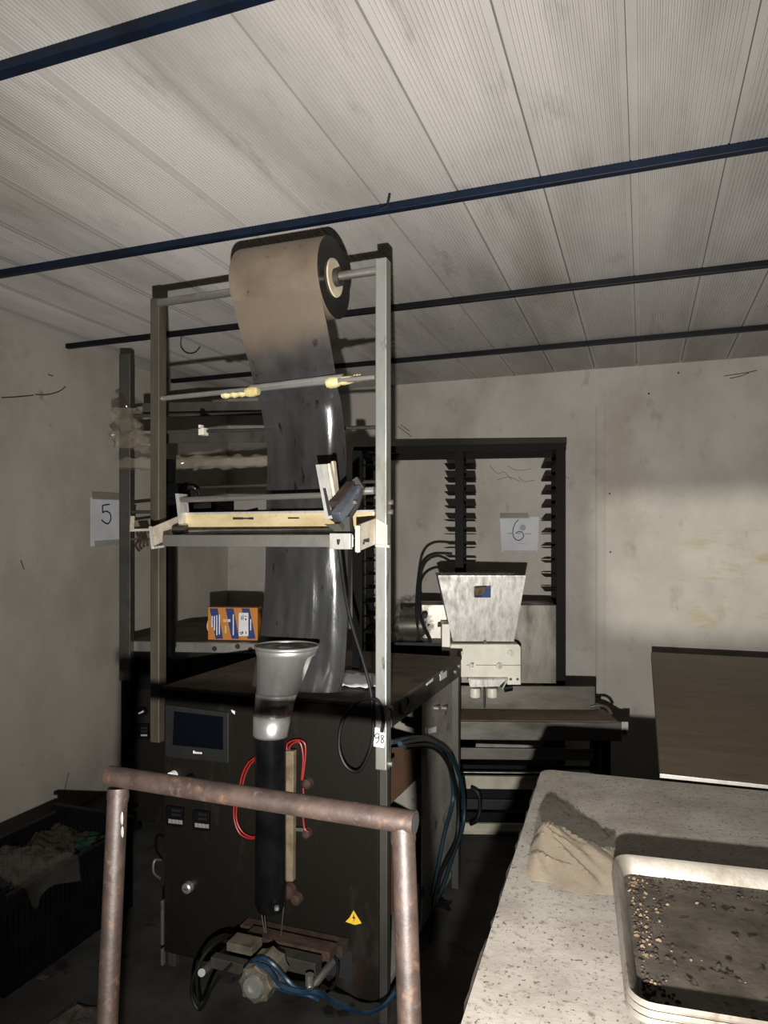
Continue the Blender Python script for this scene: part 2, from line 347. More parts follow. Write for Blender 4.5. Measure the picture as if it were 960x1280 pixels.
# ================================================================= PACKAGING MACHINE WITH THE FILM ROLL
F1 = Frame((-1.185, 2.05), 0)
A = F1.at
m1 = thing('packaging_machine', F1, 'grimy steel packaging machine with tall tube uprights, touch screen and sealing jaws', 'machine')
cxl, cxr = A(205, 900, Y=0).x, A(484, 900, Y=0).x
TOP = A(473, 880, Y=0).z; DEP = 2.95 - 2.05 + .03
print('cab', cxl, cxr, TOP, DEP)
# frame posts, panels
MB().box(cxl, cxr - .028, 0, .02, .06, TOP - .012).build('front_panel', 'panel', m1, bevel=.003)
for (xa, xb, ya, yb) in ((cxl, cxl + .03, .022, .05), (cxr - .026, cxr, .0, .03), (cxl, cxl + .03, DEP - .03, DEP), (cxr - .03, cxr, DEP - .035, DEP)):
    MB().box(xa, xb, ya, yb, 0, TOP - .012).build('frame_post', 'steel_dark', m1, bevel=.002)
MB().box(cxl, cxl + .004, .05, DEP - .03, .08, TOP - .02).build('side_panel', 'panel', m1)
MB().box(cxl + .03, cxr - .03, DEP - .012, DEP, .08, TOP - .02).build('back_panel', 'innerg', m1)
tp = MB().box(cxl - .005, cxr + .006, -.004, DEP + .005, TOP - .012, TOP).build('top_plate', 'topdust', m1, bevel=.002)
MB().box(cxr - .008, cxr + .004, .032, DEP - .036, TOP - .078, TOP - .0125).build('side_apron', 'steel_dark', m1, bevel=.0015)
MB().box(cxl, cxr - .03, .03, DEP - .04, .05, .07).build('bottom_plate', 'innerg', m1)
sidex = cxr - .02
MB().box(sidex - .012, sidex - .008, .46, DEP - .037, .08, TOP - .08).build('inner_panel', 'innerg', m1, bevel=.001)
# cable knock-out ring and stickers on the apron
def side_quad(pts, name, mat, X, par, t=.0015):
    P = [A(x, y, X=X) for x, y in pts]; return MB().prism(P, (t, 0, 0)).build(name, mat, par)
ap = A(505, 880, X=cxr + .004)
MB().tube([ap + Vector((.002, .045 * math.cos(a * math.pi / 8), .026 * math.sin(a * math.pi / 8))) for a in range(17)], .004, 6).build('cable_grommet', 'steel_dark', m1)
for pts in (((533, 857), (541, 851), (541, 847), (533, 854)), ((550, 851), (558, 846), (558, 838), (550, 844)), ((549, 845), (553, 842), (553, 838), (550, 840))):
    side_quad(pts, 'sticker_scrap', 'paper', cxr + .0045, m1)
for pts in (((535, 911), (545, 908), (545, 915), (536, 917)), ((531, 910), (533, 909), (533, 916), (531, 917))):
    side_quad(pts, 'sticker_scrap', 'paper', sidex - .0075, m1)
for (x, y) in ((543, 885), (553, 885)):
    p = A(x, y, X=sidex - .008); MB().tube([p, p + Vector((.02, 0, 0))], .01, 10).build('bolt', 'steel', m1, smooth=True)
for (x, y) in ((568, 840), (573, 833)):
    p = A(x, y, X=cxr + .004); MB().tube([p, p + Vector((.008, 0, 0))], .009, 10).build('bolt', 'steel', m1)
# cardboard flat standing inside
MB().add([A(482, 935, X=cxr - .055), A(545, 930, X=cxr - .055), A(545, 950, X=cxr - .055), A(482, 1010, X=cxr - .055)], [(0, 1, 2, 3)]).build('insulation_board', 'card', m1, solid=.006)
MB().add([A(482, 1025, X=cxr - .055), A(575, 1040, X=cxr - .055), A(560, 1060, X=cxr - .055), A(482, 1150, X=cxr - .055)], [(0, 1, 2, 3)]).build('insulation_board', 'card', m1, solid=.006)
# hoses coiling out of the open side
hx = cxr - .004
for j, (pp, mt, r) in enumerate(((((488, 928), (520, 922), (545, 930), (562, 960), (566, 1000), (556, 1040), (548, 1080), (540, 1120)), 'hosed', .009),
                  (((500, 930), (535, 927), (563, 945), (578, 985), (579, 1030), (566, 1070), (553, 1110), (545, 1125)), 'hosed', .009),
                  (((505, 934), (540, 934), (560, 955), (572, 1000), (570, 1050), (552, 1090), (540, 1140), (536, 1180)), 'rubber', .008),
                  (((541, 1122), (556, 1130), (570, 1122), (578, 1105)), 'rubber', .008),
                  (((541, 1130), (560, 1136), (575, 1155), (578, 1175), (560, 1190), (540, 1210)), 'rubber', .008))):
    MB().tube(spline([A(x, y, X=hx + .012 * (j % 3) - .002) for x, y in pp], 6), r, 8).build('air_hose', mt, m1, smooth=True)
# uprights
UT = 2.37
def upright(xa, xb, y0, z0, z1, mt='steel_up'):
    o = MB().box(xa, xb, y0, y0 + .042, z0, z1).build('upright', mt, m1, bevel=.003); return o
ulx = A(187.5, 600, Y=-.0).x; ulx2 = A(199, 600, Y=0).x
upl = upright(ulx, ulx2 - .001, .0, A(190, 928, Y=0).z, A(190, 373, Y=0).z, 'steel_brown')
urx, urx2 = A(469, 600, Y=-.046).x, A(483, 600, Y=-.046).x
upr = upright(urx, urx2, -.046, A(476, 963, Y=-.046).z, A(476, 322, Y=-.046).z)
for (x, y) in ((487, 885), (487, 955), (487, 640), (487, 628)):
    p = A(x, y, X=urx2); MB().tube([p, p + Vector((.01, 0, 0))], .008, 8).build('bolt', 'steel', upr)
print('upr', ulx, urx, upl.data.vertices[4].co.z if len(upl.data.vertices) > 4 else 0)
# top axle and rods
AZ = 2.318
MB().tube([(ulx2 + .0, .0, AZ), (urx + .005, -.02, AZ)], .0135, 12).build('roll_axle', 'steel', m1, smooth=True)
MB().tube([A(198, 498.5, Y=.02), A(469, 471.5, Y=-.01)], .0085, 10).build('guide_rod', 'chrome', m1, smooth=True)
a, b = A(315, 489, Y=.02), A(432, 475, Y=.02)
MB().tube([a + Vector((.01, -.022, .006)), b + Vector((0, -.022, .006))], .0095, 10).build('idler_roller', 'chrome', m1, smooth=True)
for (xa, ya, xb, yb, r) in ((308, 490.5, 323, 488.5, .018), (409, 479, 424, 477, .019), (424, 477, 442, 474, .014)):
    P0, P1 = A(xa, ya, Y=.0), A(xb, yb, Y=.0)
    MB().tube([P0, P0.lerp(P1, .3), P0.lerp(P1, .7), P1], [r * .8, r, r * .95, r * .75], 10).build('tape_wrap', 'tape', m1, smooth=True)
for (xa, xb, y0, y1) in ((278, 308, 494, 491), (442, 452, 473, 472)):
    c = [A(xa + (xb - xa) * t / 6, y0 + (y1 - y0) * t / 6, Y=.015) for t in range(7)]
    MB().tube(c, [.010, .013, .009, .014, .010, .013, .009], 8).build('wire_binding', 'tape', m1)
# rear dancer rods behind the film
for (x0_, y0_, x1_, y1_, Y, mt) in ((208, 540, 470, 534, .34, 'steel_dark'), (208, 610, 470, 602, .5, 'steel_dark')):
    MB().tube([A(x0_, y0_, Y=Y), A(x1_, y1_, Y=Y)], .007, 8).build('dancer_rod', mt, m1, smooth=True)
p = A(255, 540, Y=.335); MB().box(p.x - .012, p.x + .012, p.y - .02, p.y + .012, p.z - .014, p.z + .014).box(p.x - .012, p.x - .002, p.y - .02, p.y, p.z + .01, p.z + .026).build('rod_clip', 'nylon', m1)
# rear frame legs of the roll stand
for px in (212, 446):
    p = A(px, 700, Y=.52); MB().box(p.x - .015, p.x + .015, .51, .54, TOP, 1.84).build('rear_stay', 'black', m1)
# feed tray
tz = A(320, 676, Y=-.17).z
tl, tr = A(203, 676, Y=-.17), A(441, 672, Y=-.17)
MB().box(tl.x, tr.x, -.17, -.164, tz - .018, tz + .018).box(tl.x, tr.x, -.164, .03, tz + .006, tz + .009).build('feed_tray', 'steel', m1, bevel=.001)
p = A(428, 680, Y=-.176); MB().box(p.x - .035, p.x + .03, -.19, -.1705, tz - .024, tz + .022).build('tray_end', 'hopper', m1, bevel=.002)
# left bracket plate and right folded bracket
Lp = [A(188, 660, Y=-.165), A(226, 644, Y=.05), A(226, 670, Y=.05), A(191, 685, Y=-.165)]
lb = MB().prism(Lp, (-.004, 0, 0)).build('tray_bracket', 'bracket', m1)
MB().bar(A(188, 658, Y=-.168), A(191, 686, Y=-.168), .007, .008).bar(A(190, 685, Y=-.168), A(205, 683, Y=-.168), .006, .007).build('flange', 'hopper', lb)
Rp = [A(446, 657, Y=-.17), A(470, 648, Y=-.049), A(470, 680, Y=-.049), A(446, 690, Y=-.17)]
rb = MB().prism(Rp, (-.005, 0, 0)).build('tray_bracket', 'bracket', m1)
q = [A(470, 648, Y=-.052), A(484, 656, Y=-.052), A(484, 683, Y=-.052), A(470, 680, Y=-.052)]
MB().prism(q, (0, .004, 0)).build('flange', 'bracket', rb)
MB().prism([A(446, 657, Y=-.172), A(450, 657, Y=-.172), A(450, 690, Y=-.172), A(446, 691, Y=-.172)], (0, .004, 0)).build('flange', 'bracket', rb)
for (x, y) in ((452, 679), (458, 676)):
    pp = A(x, y, Y=-.13); MB().tube([pp + Vector((-.008, 0, 0)), pp + Vector((.008, 0, 0))], .004, 8).build('bolt', 'ink', rb)
MB().bar(A(470, 682, Y=-.055), A(487, 683, Y=-.055), .008, .008).build('flange', 'hopper', rb)
# cream profile, thin roller above, small end plates
c0, c1 = A(225, 652, Y=.03), A(469, 648, Y=.03)
cz = A(320, 650.5, Y=.03).z
cb = MB().box(c0.x, c1.x, .02, .055, cz - .028, cz + .028).build('cream_profile', 'cream', m1, bevel=.003)
MB().box(c0.x, c1.x, .018, .022, cz + .022, cz + .029).box(c0.x, c1.x, .016, .02, cz - .03, cz - .025).build('profile_lip', 'hopper', cb)
for (xa, xb, ya, yb) in ((291, 304, 646.5, 649.5), (304, 311, 647, 649), (311, 317, 646.5, 649.5), (360, 374, 646.5, 648.5)):
    P = [A(xa, ya, Y=.0195), A(xb, ya, Y=.0195), A(xb, yb, Y=.0195), A(xa, yb, Y=.0195)]
    MB().prism(P, (0, -.0006, 0)).build('worn_mark', 'ink', cb)
MB().tube([A(222, 625, Y=-.0), A(404, 619, Y=-.0)], .0095, 12).build('tension_rod', 'steel', m1, smooth=True)
MB().prism([A(219, 617, Y=-.01), A(223, 617, Y=-.01), A(228, 662, Y=-.01), A(224, 662, Y=-.01)], (0, .05, 0)).build('end_plate', 'hopper', m1)
MB().tube([A(218, 663, Y=-.04), A(232, 662, Y=-.04)], .016, 10).build('tray_knob', 'steel_dark', m1, smooth=True)
MB().tube([A(232, 667, Y=-.03), A(420, 664, Y=-.03)], .009, 8).build('lower_rod', 'chrome', m1, smooth=True)
# photo-eye / edge guide on the right of the tray
g1 = [A(395, 573, Y=-.13), A(408, 582, Y=-.13), A(418, 650, Y=-.13), A(408, 653, Y=-.13)]
gd = MB().prism([A(394.5, 581, Y=-.13), A(408, 580, Y=-.13), A(419, 648, Y=-.13), A(407, 649, Y=-.13)], (0, .006, 0)).build('slotted_arm', 'hopper', m1)
MB().prism([A(403.5, 610, Y=-.1315), A(407, 610, Y=-.1315), A(415, 644, Y=-.1315), A(410.5, 645, Y=-.1315)], (0, .0012, 0)).build('slot', 'ink', gd)
MB().prism([A(409, 580, Y=-.12), A(412, 579, Y=-.12), A(421, 628, Y=-.12), A(418, 634, Y=-.12)], (0, .02, 0)).prism([A(414, 577, Y=-.1), A(416.5, 576, Y=-.1), A(422, 628, Y=-.1), A(420, 628, Y=-.1)], (0, .02, 0)).build('side_arm', 'bracket', gd)
sq = MB().bar(A(421, 647, Y=-.18), A(446, 612, Y=-.06), .034, .034).build('square_tube', 'blueg', m1, bevel=.004)
MB().bar(A(418, 632, Y=-.15), A(440, 606, Y=-.05), .03, .026).build('rust_clamp', 'rustd', sq)
MB().prism([A(446, 596, Y=-.06), A(455, 610, Y=-.06), A(447, 634, Y=-.1), A(428, 662, Y=-.16), A(424, 656, Y=-.16), A(441, 626, Y=-.1), A(448, 610, Y=-.06), A(440, 600, Y=-.06)], (0, .012, 0)).build('guide_plate', 'steel_dark', sq)
for (x, y) in ((444, 628), (436, 648)):
    pp = A(x, y, Y=-.14); MB().tube([pp, pp + Vector((0, -.006, 0))], .005, 8).build('bolt', 'steel', sq)
MB().prism([A(405, 655, Y=-.15), A(424, 655, Y=-.15), A(436, 645, Y=-.15), A(438, 668, Y=-.15), A(424, 674, Y=-.15), A(416, 662, Y=-.15)], (0, .02, 0)).build('guide_bracket', 'steel_dark', m1)
MB().tube([A(453, 614, Y=-.04), A(468, 613, Y=-.04)], .012, 10).build('guide_stub', 'chrome', m1, smooth=True)
# sensor cable from the guide down to the loop by the tag
cab = [A(423, 674, Y=-.19), A(426, 700, Y=-.17), A(432, 745, Y=-.13), A(441, 785, Y=-.1), A(455, 830, Y=-.07), A(463, 862, Y=-.058), A(466, 890, Y=-.052), A(466, 920, Y=-.05),
       A(460, 945, Y=-.05), A(448, 964, Y=-.05), A(433, 958, Y=-.05), A(424, 935, Y=-.05), A(427, 905, Y=-.05), A(442, 882, Y=-.05), A(460, 873, Y=-.056), A(474, 878, Y=-.06), A(479, 900, Y=-.06), A(477, 915, Y=-.06)]
MB().tube(spline(cab, 6), .0055, 8).build('sensor_cable', 'rubber', m1, smooth=True)
# number tag "98"
TG = MB().prism([A(467, 909, Y=-.05), A(473, 910, Y=-.05), A(482, 918, Y=-.05), A(480, 935, Y=-.05), A(467, 933, Y=-.05)], (0, .003, 0)).build('number_tag', 'paper', m1)
def stroke(pts, r=.0012, Y=-.0508):
    return [A(x, y, Y=Y) for x, y in pts]
nm = MB()
nm.tube(spline(stroke([(474, 918), (470.5, 917), (468.6, 920), (470.5, 923), (473.5, 921), (474, 918), (473, 926), (470, 929)]), 4), .0015, 5)
nm.tube(spline(stroke([(478.5, 919), (476, 920), (477.5, 923), (479.5, 926), (478, 929), (476, 927), (477.5, 924), (479.8, 921), (478.5, 919)]), 4), .0015, 5)
nm.build('tag_number', 'ink', TG)
# touch screen panel
ts = MB().prism([A(209, 880, Y=0), A(288, 890, Y=0), A(288, 953, Y=0), A(209, 945, Y=0)], (0, -.012, 0)).build('touch_screen', 'bezel', m1, bevel=.003)
MB().prism([A(218, 889, Y=-.0125), A(279, 896, Y=-.0125), A(279, 937, Y=-.0125), A(216, 931, Y=-.0125)], (0, -.002, 0)).build('screen', 'screen', ts)
lg = MB()
for (xa, xb, ya, yb) in ((241.5, 243.5, 938.3, 941.8), (244, 245.6, 939.6, 942), (246.2, 247.6, 939.8, 942.2), (248.2, 249.6, 940, 942.3), (250.2, 252.4, 940.2, 942.4)):
    lg.prism([A(xa, ya, Y=-.0123), A(xb, ya, Y=-.0123), A(xb, yb, Y=-.0123), A(xa, yb, Y=-.0123)], (0, -.0008, 0))
lg.build('maker_lettering', 'paper', ts)
MB().prism([A(289, 887, Y=-.002), A(294, 889, Y=-.002), A(293.5, 893, Y=-.002), A(290, 890, Y=-.002)], (0, -.001, 0)).build('sticker_scrap', 'paper', m1)
p = A(217.5, 969, Y=0); kb = MB().loft([circ(p, .017, 16, 'y'), circ(p + Vector((0, -.02, 0)), .016, 16, 'y')]).build('push_button', 'paper', m1, smooth=True)
p = A(240, 972, Y=0); MB().loft([circ(p, .016, 16, 'y'), circ(p + Vector((0, -.02, 0)), .014, 16, 'y')]).build('push_button', 'black', m1, smooth=True)
for (xa, ya) in ((210, 1006), (243, 1011)):
    c = MB().prism([A(xa, ya, Y=0), A(xa + 21, ya + 2.5, Y=0), A(xa + 20, ya + 27, Y=0), A(xa, ya + 24, Y=0)], (0, -.014, 0)).build('temperature_controller', 'black', m1, bevel=.002)
    for r_ in range(2):
        d = MB()
        for q in range(4):
            X, Y_ = xa + 5 + q * 2.8, ya + 5 + r_ * 5.5 + q * .3
            d.prism([A(X, Y_, Y=-.0142), A(X + 2, Y_ + .2, Y=-.0142), A(X + 2, Y_ + 3.6, Y=-.0142), A(X, Y_ + 3.4, Y=-.0142)], (0, -.0006, 0))
        d.build('digit_display', 'bezel', c)
    for q in range(4):
        X = xa + .8 + q * 4.5
        MB().prism([A(X, ya + 17.5 + q * .5, Y=-.0142), A(X + 3.9, ya + 18 + q * .5, Y=-.0142), A(X + 3.9, ya + 23 + q * .5, Y=-.0142), A(X, ya + 22.5 + q * .5, Y=-.0142)], (0, -.0015, 0)).build('key', 'innerg', c)
p = A(236.5, 1108, Y=0)
lk = MB().loft([circ(p, .019, 18, 'y'), circ(p + Vector((0, -.018, 0)), .018, 18, 'y'), circ(p + Vector((0, -.022, 0)), .013, 18, 'y')]).build('cam_lock', 'chrome', m1, smooth=True)
MB().box(p.x - .007, p.x + .007, p.y - .0235, p.y - .022, p.z - .0015, p.z + .0015).build('key_slot', 'ink', lk)
# forming tube: flared collar, throat, long tube wrapped in dark film
TY = -.10
def ringpx(xl, xr, y, n=28, tilt=0):
    a, b = A(xl, y, Y=TY), A(xr, y, Y=TY); c = (a + b) / 2; r = (b.x - a.x) / 2
    return [Vector((c.x + math.cos(t) * r, TY + math.sin(t) * r * .95, c.z + tilt * math.cos(t))) for t in [2 * math.pi * i / n for i in range(n)]]
fn = MB().loft([ringpx(324, 394, 809), ringpx(325, 391, 817), ringpx(326, 387, 820), ringpx(324, 370, 866)], False, False).build('forming_collar', 'chrome', m1, smooth=True, solid=.003)
MB().loft([ringpx(323.5, 394.5, 806), ringpx(323.5, 394.5, 810.5)], False, False).build('collar_rim', 'chrome', fn, smooth=True, solid=.004)
MB().loft([ringpx(323, 369, 866), ringpx(321, 362, 893)], False, False).build('throat_band', 'chrome', fn, smooth=True, solid=.002)
MB().loft([ringpx(320, 361.5, 893), ringpx(319, 357, 917), ringpx(320.5, 357, 920)], False, False).build('throat_ring', 'chrome', fn, smooth=True, solid=.003)
MB().loft([ringpx(320.5, 355.5, 920), ringpx(321, 355.5, 1000), ringpx(321, 355.5, 1128), ringpx(324, 353, 1137)], True, True).build('forming_tube', 'film_side', m1, smooth=True)
for (xa, ya, xb, yb) in ((326, 1136, 331, 1168), (330, 1136, 333, 1168), (355, 1128, 351, 1172)):
    MB().tube([A(xa, ya, Y=-.1), A(xb, yb, Y=-.1)], .0022, 6).build('guide_wire', 'steel_dark', m1)
p = A(346, 1137, Y=-.14); MB().loft([circ(p, .008, 10, 'z'), circ(p + Vector((0, 0, .01)), .007, 10, 'z')]).build('tube_tip', 'chrome', m1)
# vertical heat-seal bar with red wires
vsb = MB().prism([A(357, 939, Y=-.05), A(367, 939, Y=-.05), A(366, 1102, Y=-.05), A(357, 1102, Y=-.05)], (0, .02, 0)).build('seal_bar', 'sealm', m1, bevel=.001)
for pp in ([(359, 940), (359, 930), (370, 925), (380, 928), (382, 940), (380, 962), (378, 975)], [(361, 941), (363, 932), (372, 927), (377, 933), (379, 950), (377, 975)],
           [(379, 985), (380, 1005), (379, 1020), (381, 1036), (386, 1040)], [(320, 946), (310, 954), (303, 968), (299, 985), (293, 1005), (293, 1025), (300, 1042), (312, 1048), (322, 1047)],
           [(320, 948), (312, 957), (306, 970), (302, 987), (296, 1008), (296, 1026), (303, 1040), (314, 1046), (322, 1045)]):
    MB().tube(spline([A(x, y, Y=-.03) for x, y in pp], 6), .0028, 6).build('red_wire', 'red', m1, smooth=True)
for (x, y, r) in ((386, 978, .018), (385, 1040, .016), (362, 1112, .026), (372, 1122, .02)):
    p = A(x, y, Y=0); MB().loft([circ(p, r, 12, 'y'), circ(p + Vector((0, -.02, 0)), r * .85, 12, 'y'), circ(p + Vector((0, -.026, 0)), r * .4, 12, 'y')]).build('rusty_boss', 'rustd', m1)
MB().bar(A(366, 1036, Y=-.03), A(384, 1037, Y=-.01), .01, .01).build('bar_arm', 'steel_dark', m1)
# yellow shock warning sticker (torn triangle)
ws = MB().prism([A(442, 1138, Y=0), A(452, 1154, Y=0), A(444, 1156, Y=0), A(432, 1152, Y=0), A(437, 1147, Y=0)], (0, -.001, 0)).build('warning_sticker', 'yellow', m1)
MB().prism([A(442.5, 1142, Y=-.001), A(440.5, 1148, Y=-.001), A(442.5, 1148, Y=-.001), A(441.5, 1153, Y=-.001), A(444.5, 1146.5, Y=-.001), A(442.8, 1146.5, Y=-.001)], (0, -.0006, 0)).build('bolt_symbol', 'ink', ws)
# horizontal sealing jaws
def boxpx(name, mat, p0, p1, Y0, dY, h, bev=.002, par=m1):
    a, b = A(p0[0], p0[1], Y=Y0), A(p1[0], p1[1], Y=Y0); z = (a.z + b.z) / 2
    return MB().box(a.x, b.x, Y0, Y0 + dY, z - h / 2, z + h / 2).build(name, mat, par, bevel=bev)
MB().prism([A(398, 1180, Y=-.001), A(440, 1190, Y=-.001), A(440, 1226, Y=-.001), A(398, 1215, Y=-.001)], (0, -.001, 0)).build('panel_slot', 'ink', m1)
jaw = boxpx('rear_jaw', 'rustd', (300, 1166), (428, 1188), -.06, .05, .035)
boxpx('jaw_face', 'rustd', (306, 1176), (412, 1195), -.13, .055, .03, par=jaw)
fj = boxpx('front_jaw', 'steel_dark', (338, 1202), (394, 1212), -.21, .045, .04)
boxpx('jaw_block', 'grimal', (283, 1182), (315, 1192), -.24, .06, .025, par=fj)
boxpx('jaw_yoke', 'steel_dark', (263, 1202), (310, 1216), -.27, .03, .032, par=fj)
for (xa, ya, Ya, xb, yb, Yb) in ((386, 1240, -.29, 420, 1196, -.02), (252, 1216, -.31, 285, 1186, -.02)):
    MB().tube([A(xa, ya, Y=Ya), A(xb, yb, Y=Yb)], .011, 10).build('guide_shaft', 'chrome', m1, smooth=True)
p = A(387, 1228, Y=-.27); MB().tube([p + Vector((0, 0, -.02)), p + Vector((0, 0, .022))], .012, 10).build('shaft_collar', 'steel', m1)
pc = A(318, 1232, Y=-.34)
oct_ = [Vector((math.cos(t) * r, 0, math.sin(t) * r)) for t, r in [(2 * math.pi * i / 24, .046 if i % 3 else .053) for i in range(24)]]
ac = MB().loft([[pc + q for q in oct_], [pc + q + Vector((.01, .09, .012)) for q in oct_]]).build('air_cylinder', 'grimal', m1, bevel=.003)
MB().loft([circ(pc + Vector((0, -.001, 0)), .030, 18, 'y'), circ(pc + Vector((0, -.012, 0)), .028, 18, 'y'), circ(pc + Vector((0, -.012, 0)), .016, 18, 'y'), circ(pc + Vector((0, -.006, 0)), .014, 18, 'y')]).build('cylinder_cap', 'steel_up', ac, smooth=True)
for q in range(4):
    t = math.pi / 4 + q * math.pi / 2; c = pc + Vector((math.cos(t) * .038, -.001, math.sin(t) * .038))
    MB().loft([circ(c, .007, 8, 'y'), circ(c + Vector((0, -.007, 0)), .006, 8, 'y')]).build('bolt', 'steel', ac)
MB().box(pc.x + .045, pc.x + .07, pc.y + .02, pc.y + .045, pc.z - .005, pc.z + .02).build('air_fitting', 'steel', ac)
for pp, mt, r in (([(310, 1212, -.3), (315, 1202, -.31), (328, 1198, -.31), (342, 1206, -.31), (358, 1224, -.3), (372, 1236, -.3), (400, 1243, -.29), (430, 1258, -.25), (455, 1266, -.2), (478, 1258, -.14), (494, 1240, -.1)], 'hose', .007),
                  ([(322, 1205, -.33), (336, 1212, -.33), (352, 1232, -.32), (378, 1240, -.31), (395, 1240, -.31), (412, 1250, -.28)], 'hose', .007),
                  ([(340, 1235, -.3), (362, 1240, -.3), (385, 1244, -.3), (398, 1250, -.29)], 'hose', .006),
                  ([(300, 1168, -.1), (280, 1172, -.2), (258, 1190, -.27), (242, 1220, -.3), (240, 1245, -.3), (250, 1262, -.3), (262, 1240, -.3), (275, 1220, -.3)], 'rubber', .005),
                  ([(290, 1170, -.1), (272, 1178, -.2), (252, 1198, -.28), (246, 1232, -.3), (252, 1260, -.3), (268, 1230, -.3), (290, 1205, -.28)], 'rubber', .004),
                  ([(415, 1192, -.08), (422, 1205, -.1), (420, 1228, -.14), (408, 1240, -.18)], 'rubber', .0045)):
    MB().tube(spline([A(x, y, Y=Y) for x, y, Y in pp], 6), r, 8).build('jaw_hose', mt, m1, smooth=True)
# feed motor box with label behind the tray
bx_ = A(240, 632, Y=.42)
fm = MB().box(A(208, 632, Y=.42).x, A(270, 632, Y=.42).x, .42, .56, A(240, 646, Y=.42).z, A(240, 622, Y=.42).z).build('feed_motor', 'black', m1, bevel=.006)
MB().prism([A(242, 629, Y=.419), A(264, 628, Y=.419), A(264, 635, Y=.419), A(242, 636, Y=.419)], (0, -.001, 0)).build('rating_plate', 'inkgrey', fm)
MB().box(A(208, 620, Y=.44).x, A(228, 620, Y=.44).x, .44, .5, A(215, 646, Y=.44).z, A(215, 604, Y=.44).z).build('motor_terminal', 'black', fm, bevel=.004)
p = A(238, 611, Y=.43); MB().box(p.x - .012, p.x + .012, .425, .45, p.z - .009, p.z + .012).build('plug', 'nylon', fm)
for pp in ([(222, 612), (232, 604), (245, 608), (250, 620)], [(268, 628), (280, 636), (300, 640), (322, 636)], [(228, 618), (240, 612), (246, 622), (236, 632)]):
    MB().tube(spline([A(x, y, Y=.41) for x, y in pp], 6), .006, 7).build('motor_cable', 'rubber', fm, smooth=True)
# cloth ties hanging between the two machines
tie = A(176, 668, Y=.05)
# side details low left: hinge strip, door catch and a kick shelf
for (y0, y1) in ((1125, 1180), (1185, 1212)):
    a_ = A(198, y0, Y=.0); b_ = A(198, y1, Y=.0); MB().box(cxl - .012, cxl - .002, -.004, .012, max(b_.z, .012), a_.z).build('hinge', 'steel', m1, bevel=.002)
MB().tube(spline([A(201, 1075, Y=-.0), A(193, 1076, Y=-.03), A(192, 1090, Y=-.03), A(200, 1098, Y=-.0)], 5), .004, 6).build('door_pull', 'steel', m1)

# sheets of paper on the machine top
for (pp, lab) in ((((432, 842), (470, 846), (470, 864), (424, 862)), 'crumpled pale paper lying on the packaging machine top'),):
    P = [F1.w(A(x, y, Z=TOP + .002)) for x, y in pp]
    G = [[P[0].lerp(P[1], j / 7).lerp(P[3].lerp(P[2], j / 7), i / 5) + Vector((0, 0, .012 * (1 + noise.noise(Vector((i * .9, j * .8, 3)))))) for j in range(8)] for i in range(6)]
    tag(MB().grid(G).build('crumpled_paper', 'papergrey', smooth=True, solid=.0008), lab, 'paper')

# ================================================================= FILM ROLL AND ITS WEB
axl = A(313, 363, Y=-.003).x; axr = A(417, 349, Y=-.015).x; RR = .125
print('roll', axl, axr, axr - axl)
FR = Frame((F1.loc.x + (axl + axr) / 2, F1.loc.y - .009), 0); FR.loc.z = 0
fr = thing('film_roll', FR, 'large roll of brown packaging film on the top axle, its web hanging down', 'film roll')
hw = (axr - axl) / 2
n = 64
def rc(x, r): return [Vector((x, math.cos(2 * math.pi * i / n) * r, AZ + math.sin(2 * math.pi * i / n) * r)) for i in range(n)]
MB().loft([rc(-hw, RR), rc(hw, RR)], False, False).build('wound_film', 'film_roll', fr, smooth=True)
for s in (-1, 1):
    MB().loft([rc(s * hw, RR), rc(s * (hw - .001), RR * .8), rc(s * (hw - .001), .058)], False, False).build('roll_end', 'film_side', fr, smooth=True)
    MB().loft([rc(s * hw, .060), rc(s * (hw + .004), .058), rc(s * (hw + .004), .024), rc(s * hw, .022)], False, False).build('core_ring', 'core', fr, smooth=True)
    MB().loft([rc(s * hw, .028), rc(s * (hw + .022), .027), rc(s * (hw + .022), .0142)], False, False).build('clamp_collar', 'steel_dark', fr, smooth=True)
path = [(-.124, AZ - .0), (-.1235, AZ - .03), (-.105, AZ - .09), (-.050, 2.13), (-.005, 2.04), (.014, 1.99), (.050, 1.93), (.085, 1.80), (.085, 1.62), (.085, 1.40), (.08, 1.28), (.06, 1.16), (.03, 1.06), (.01, 1.0)]
wts = [1, 1, 1, .99, .97, .95, .94, .94, .95, .97, 1.0, 1.03, 1.05, 1.03]
G = []
sp = spline([(0, a_, b_) for a_, b_ in path], 8)
for i, c in enumerate(sp):
    t = i / 8; k0 = min(int(t), len(wts) - 2); wd = hw * (wts[k0] + (wts[k0 + 1] - wts[k0]) * (t - k0))
    row = []
    amt = max(0, min(1, (t - 3) / 3))
    for j in range(33):
        s_ = -1 + j / 16
        curl = .045 * amt * abs(s_) ** 4 * (1.0 if s_ > 0 else .5)
        wr = (noise.noise(Vector((s_ * 2.2, c.z * 4.0, 1.5))) * .007 + noise.noise(Vector((s_ * 7, c.z * 5.0, 4.5))) * .0032) * amt
        row.append(Vector((s_ * wd - .010 * amt, c.y + .010 + curl + wr, c.z)))
    G.append(row)
MB().grid(G).build('film_web', 'web', fr, smooth=True)

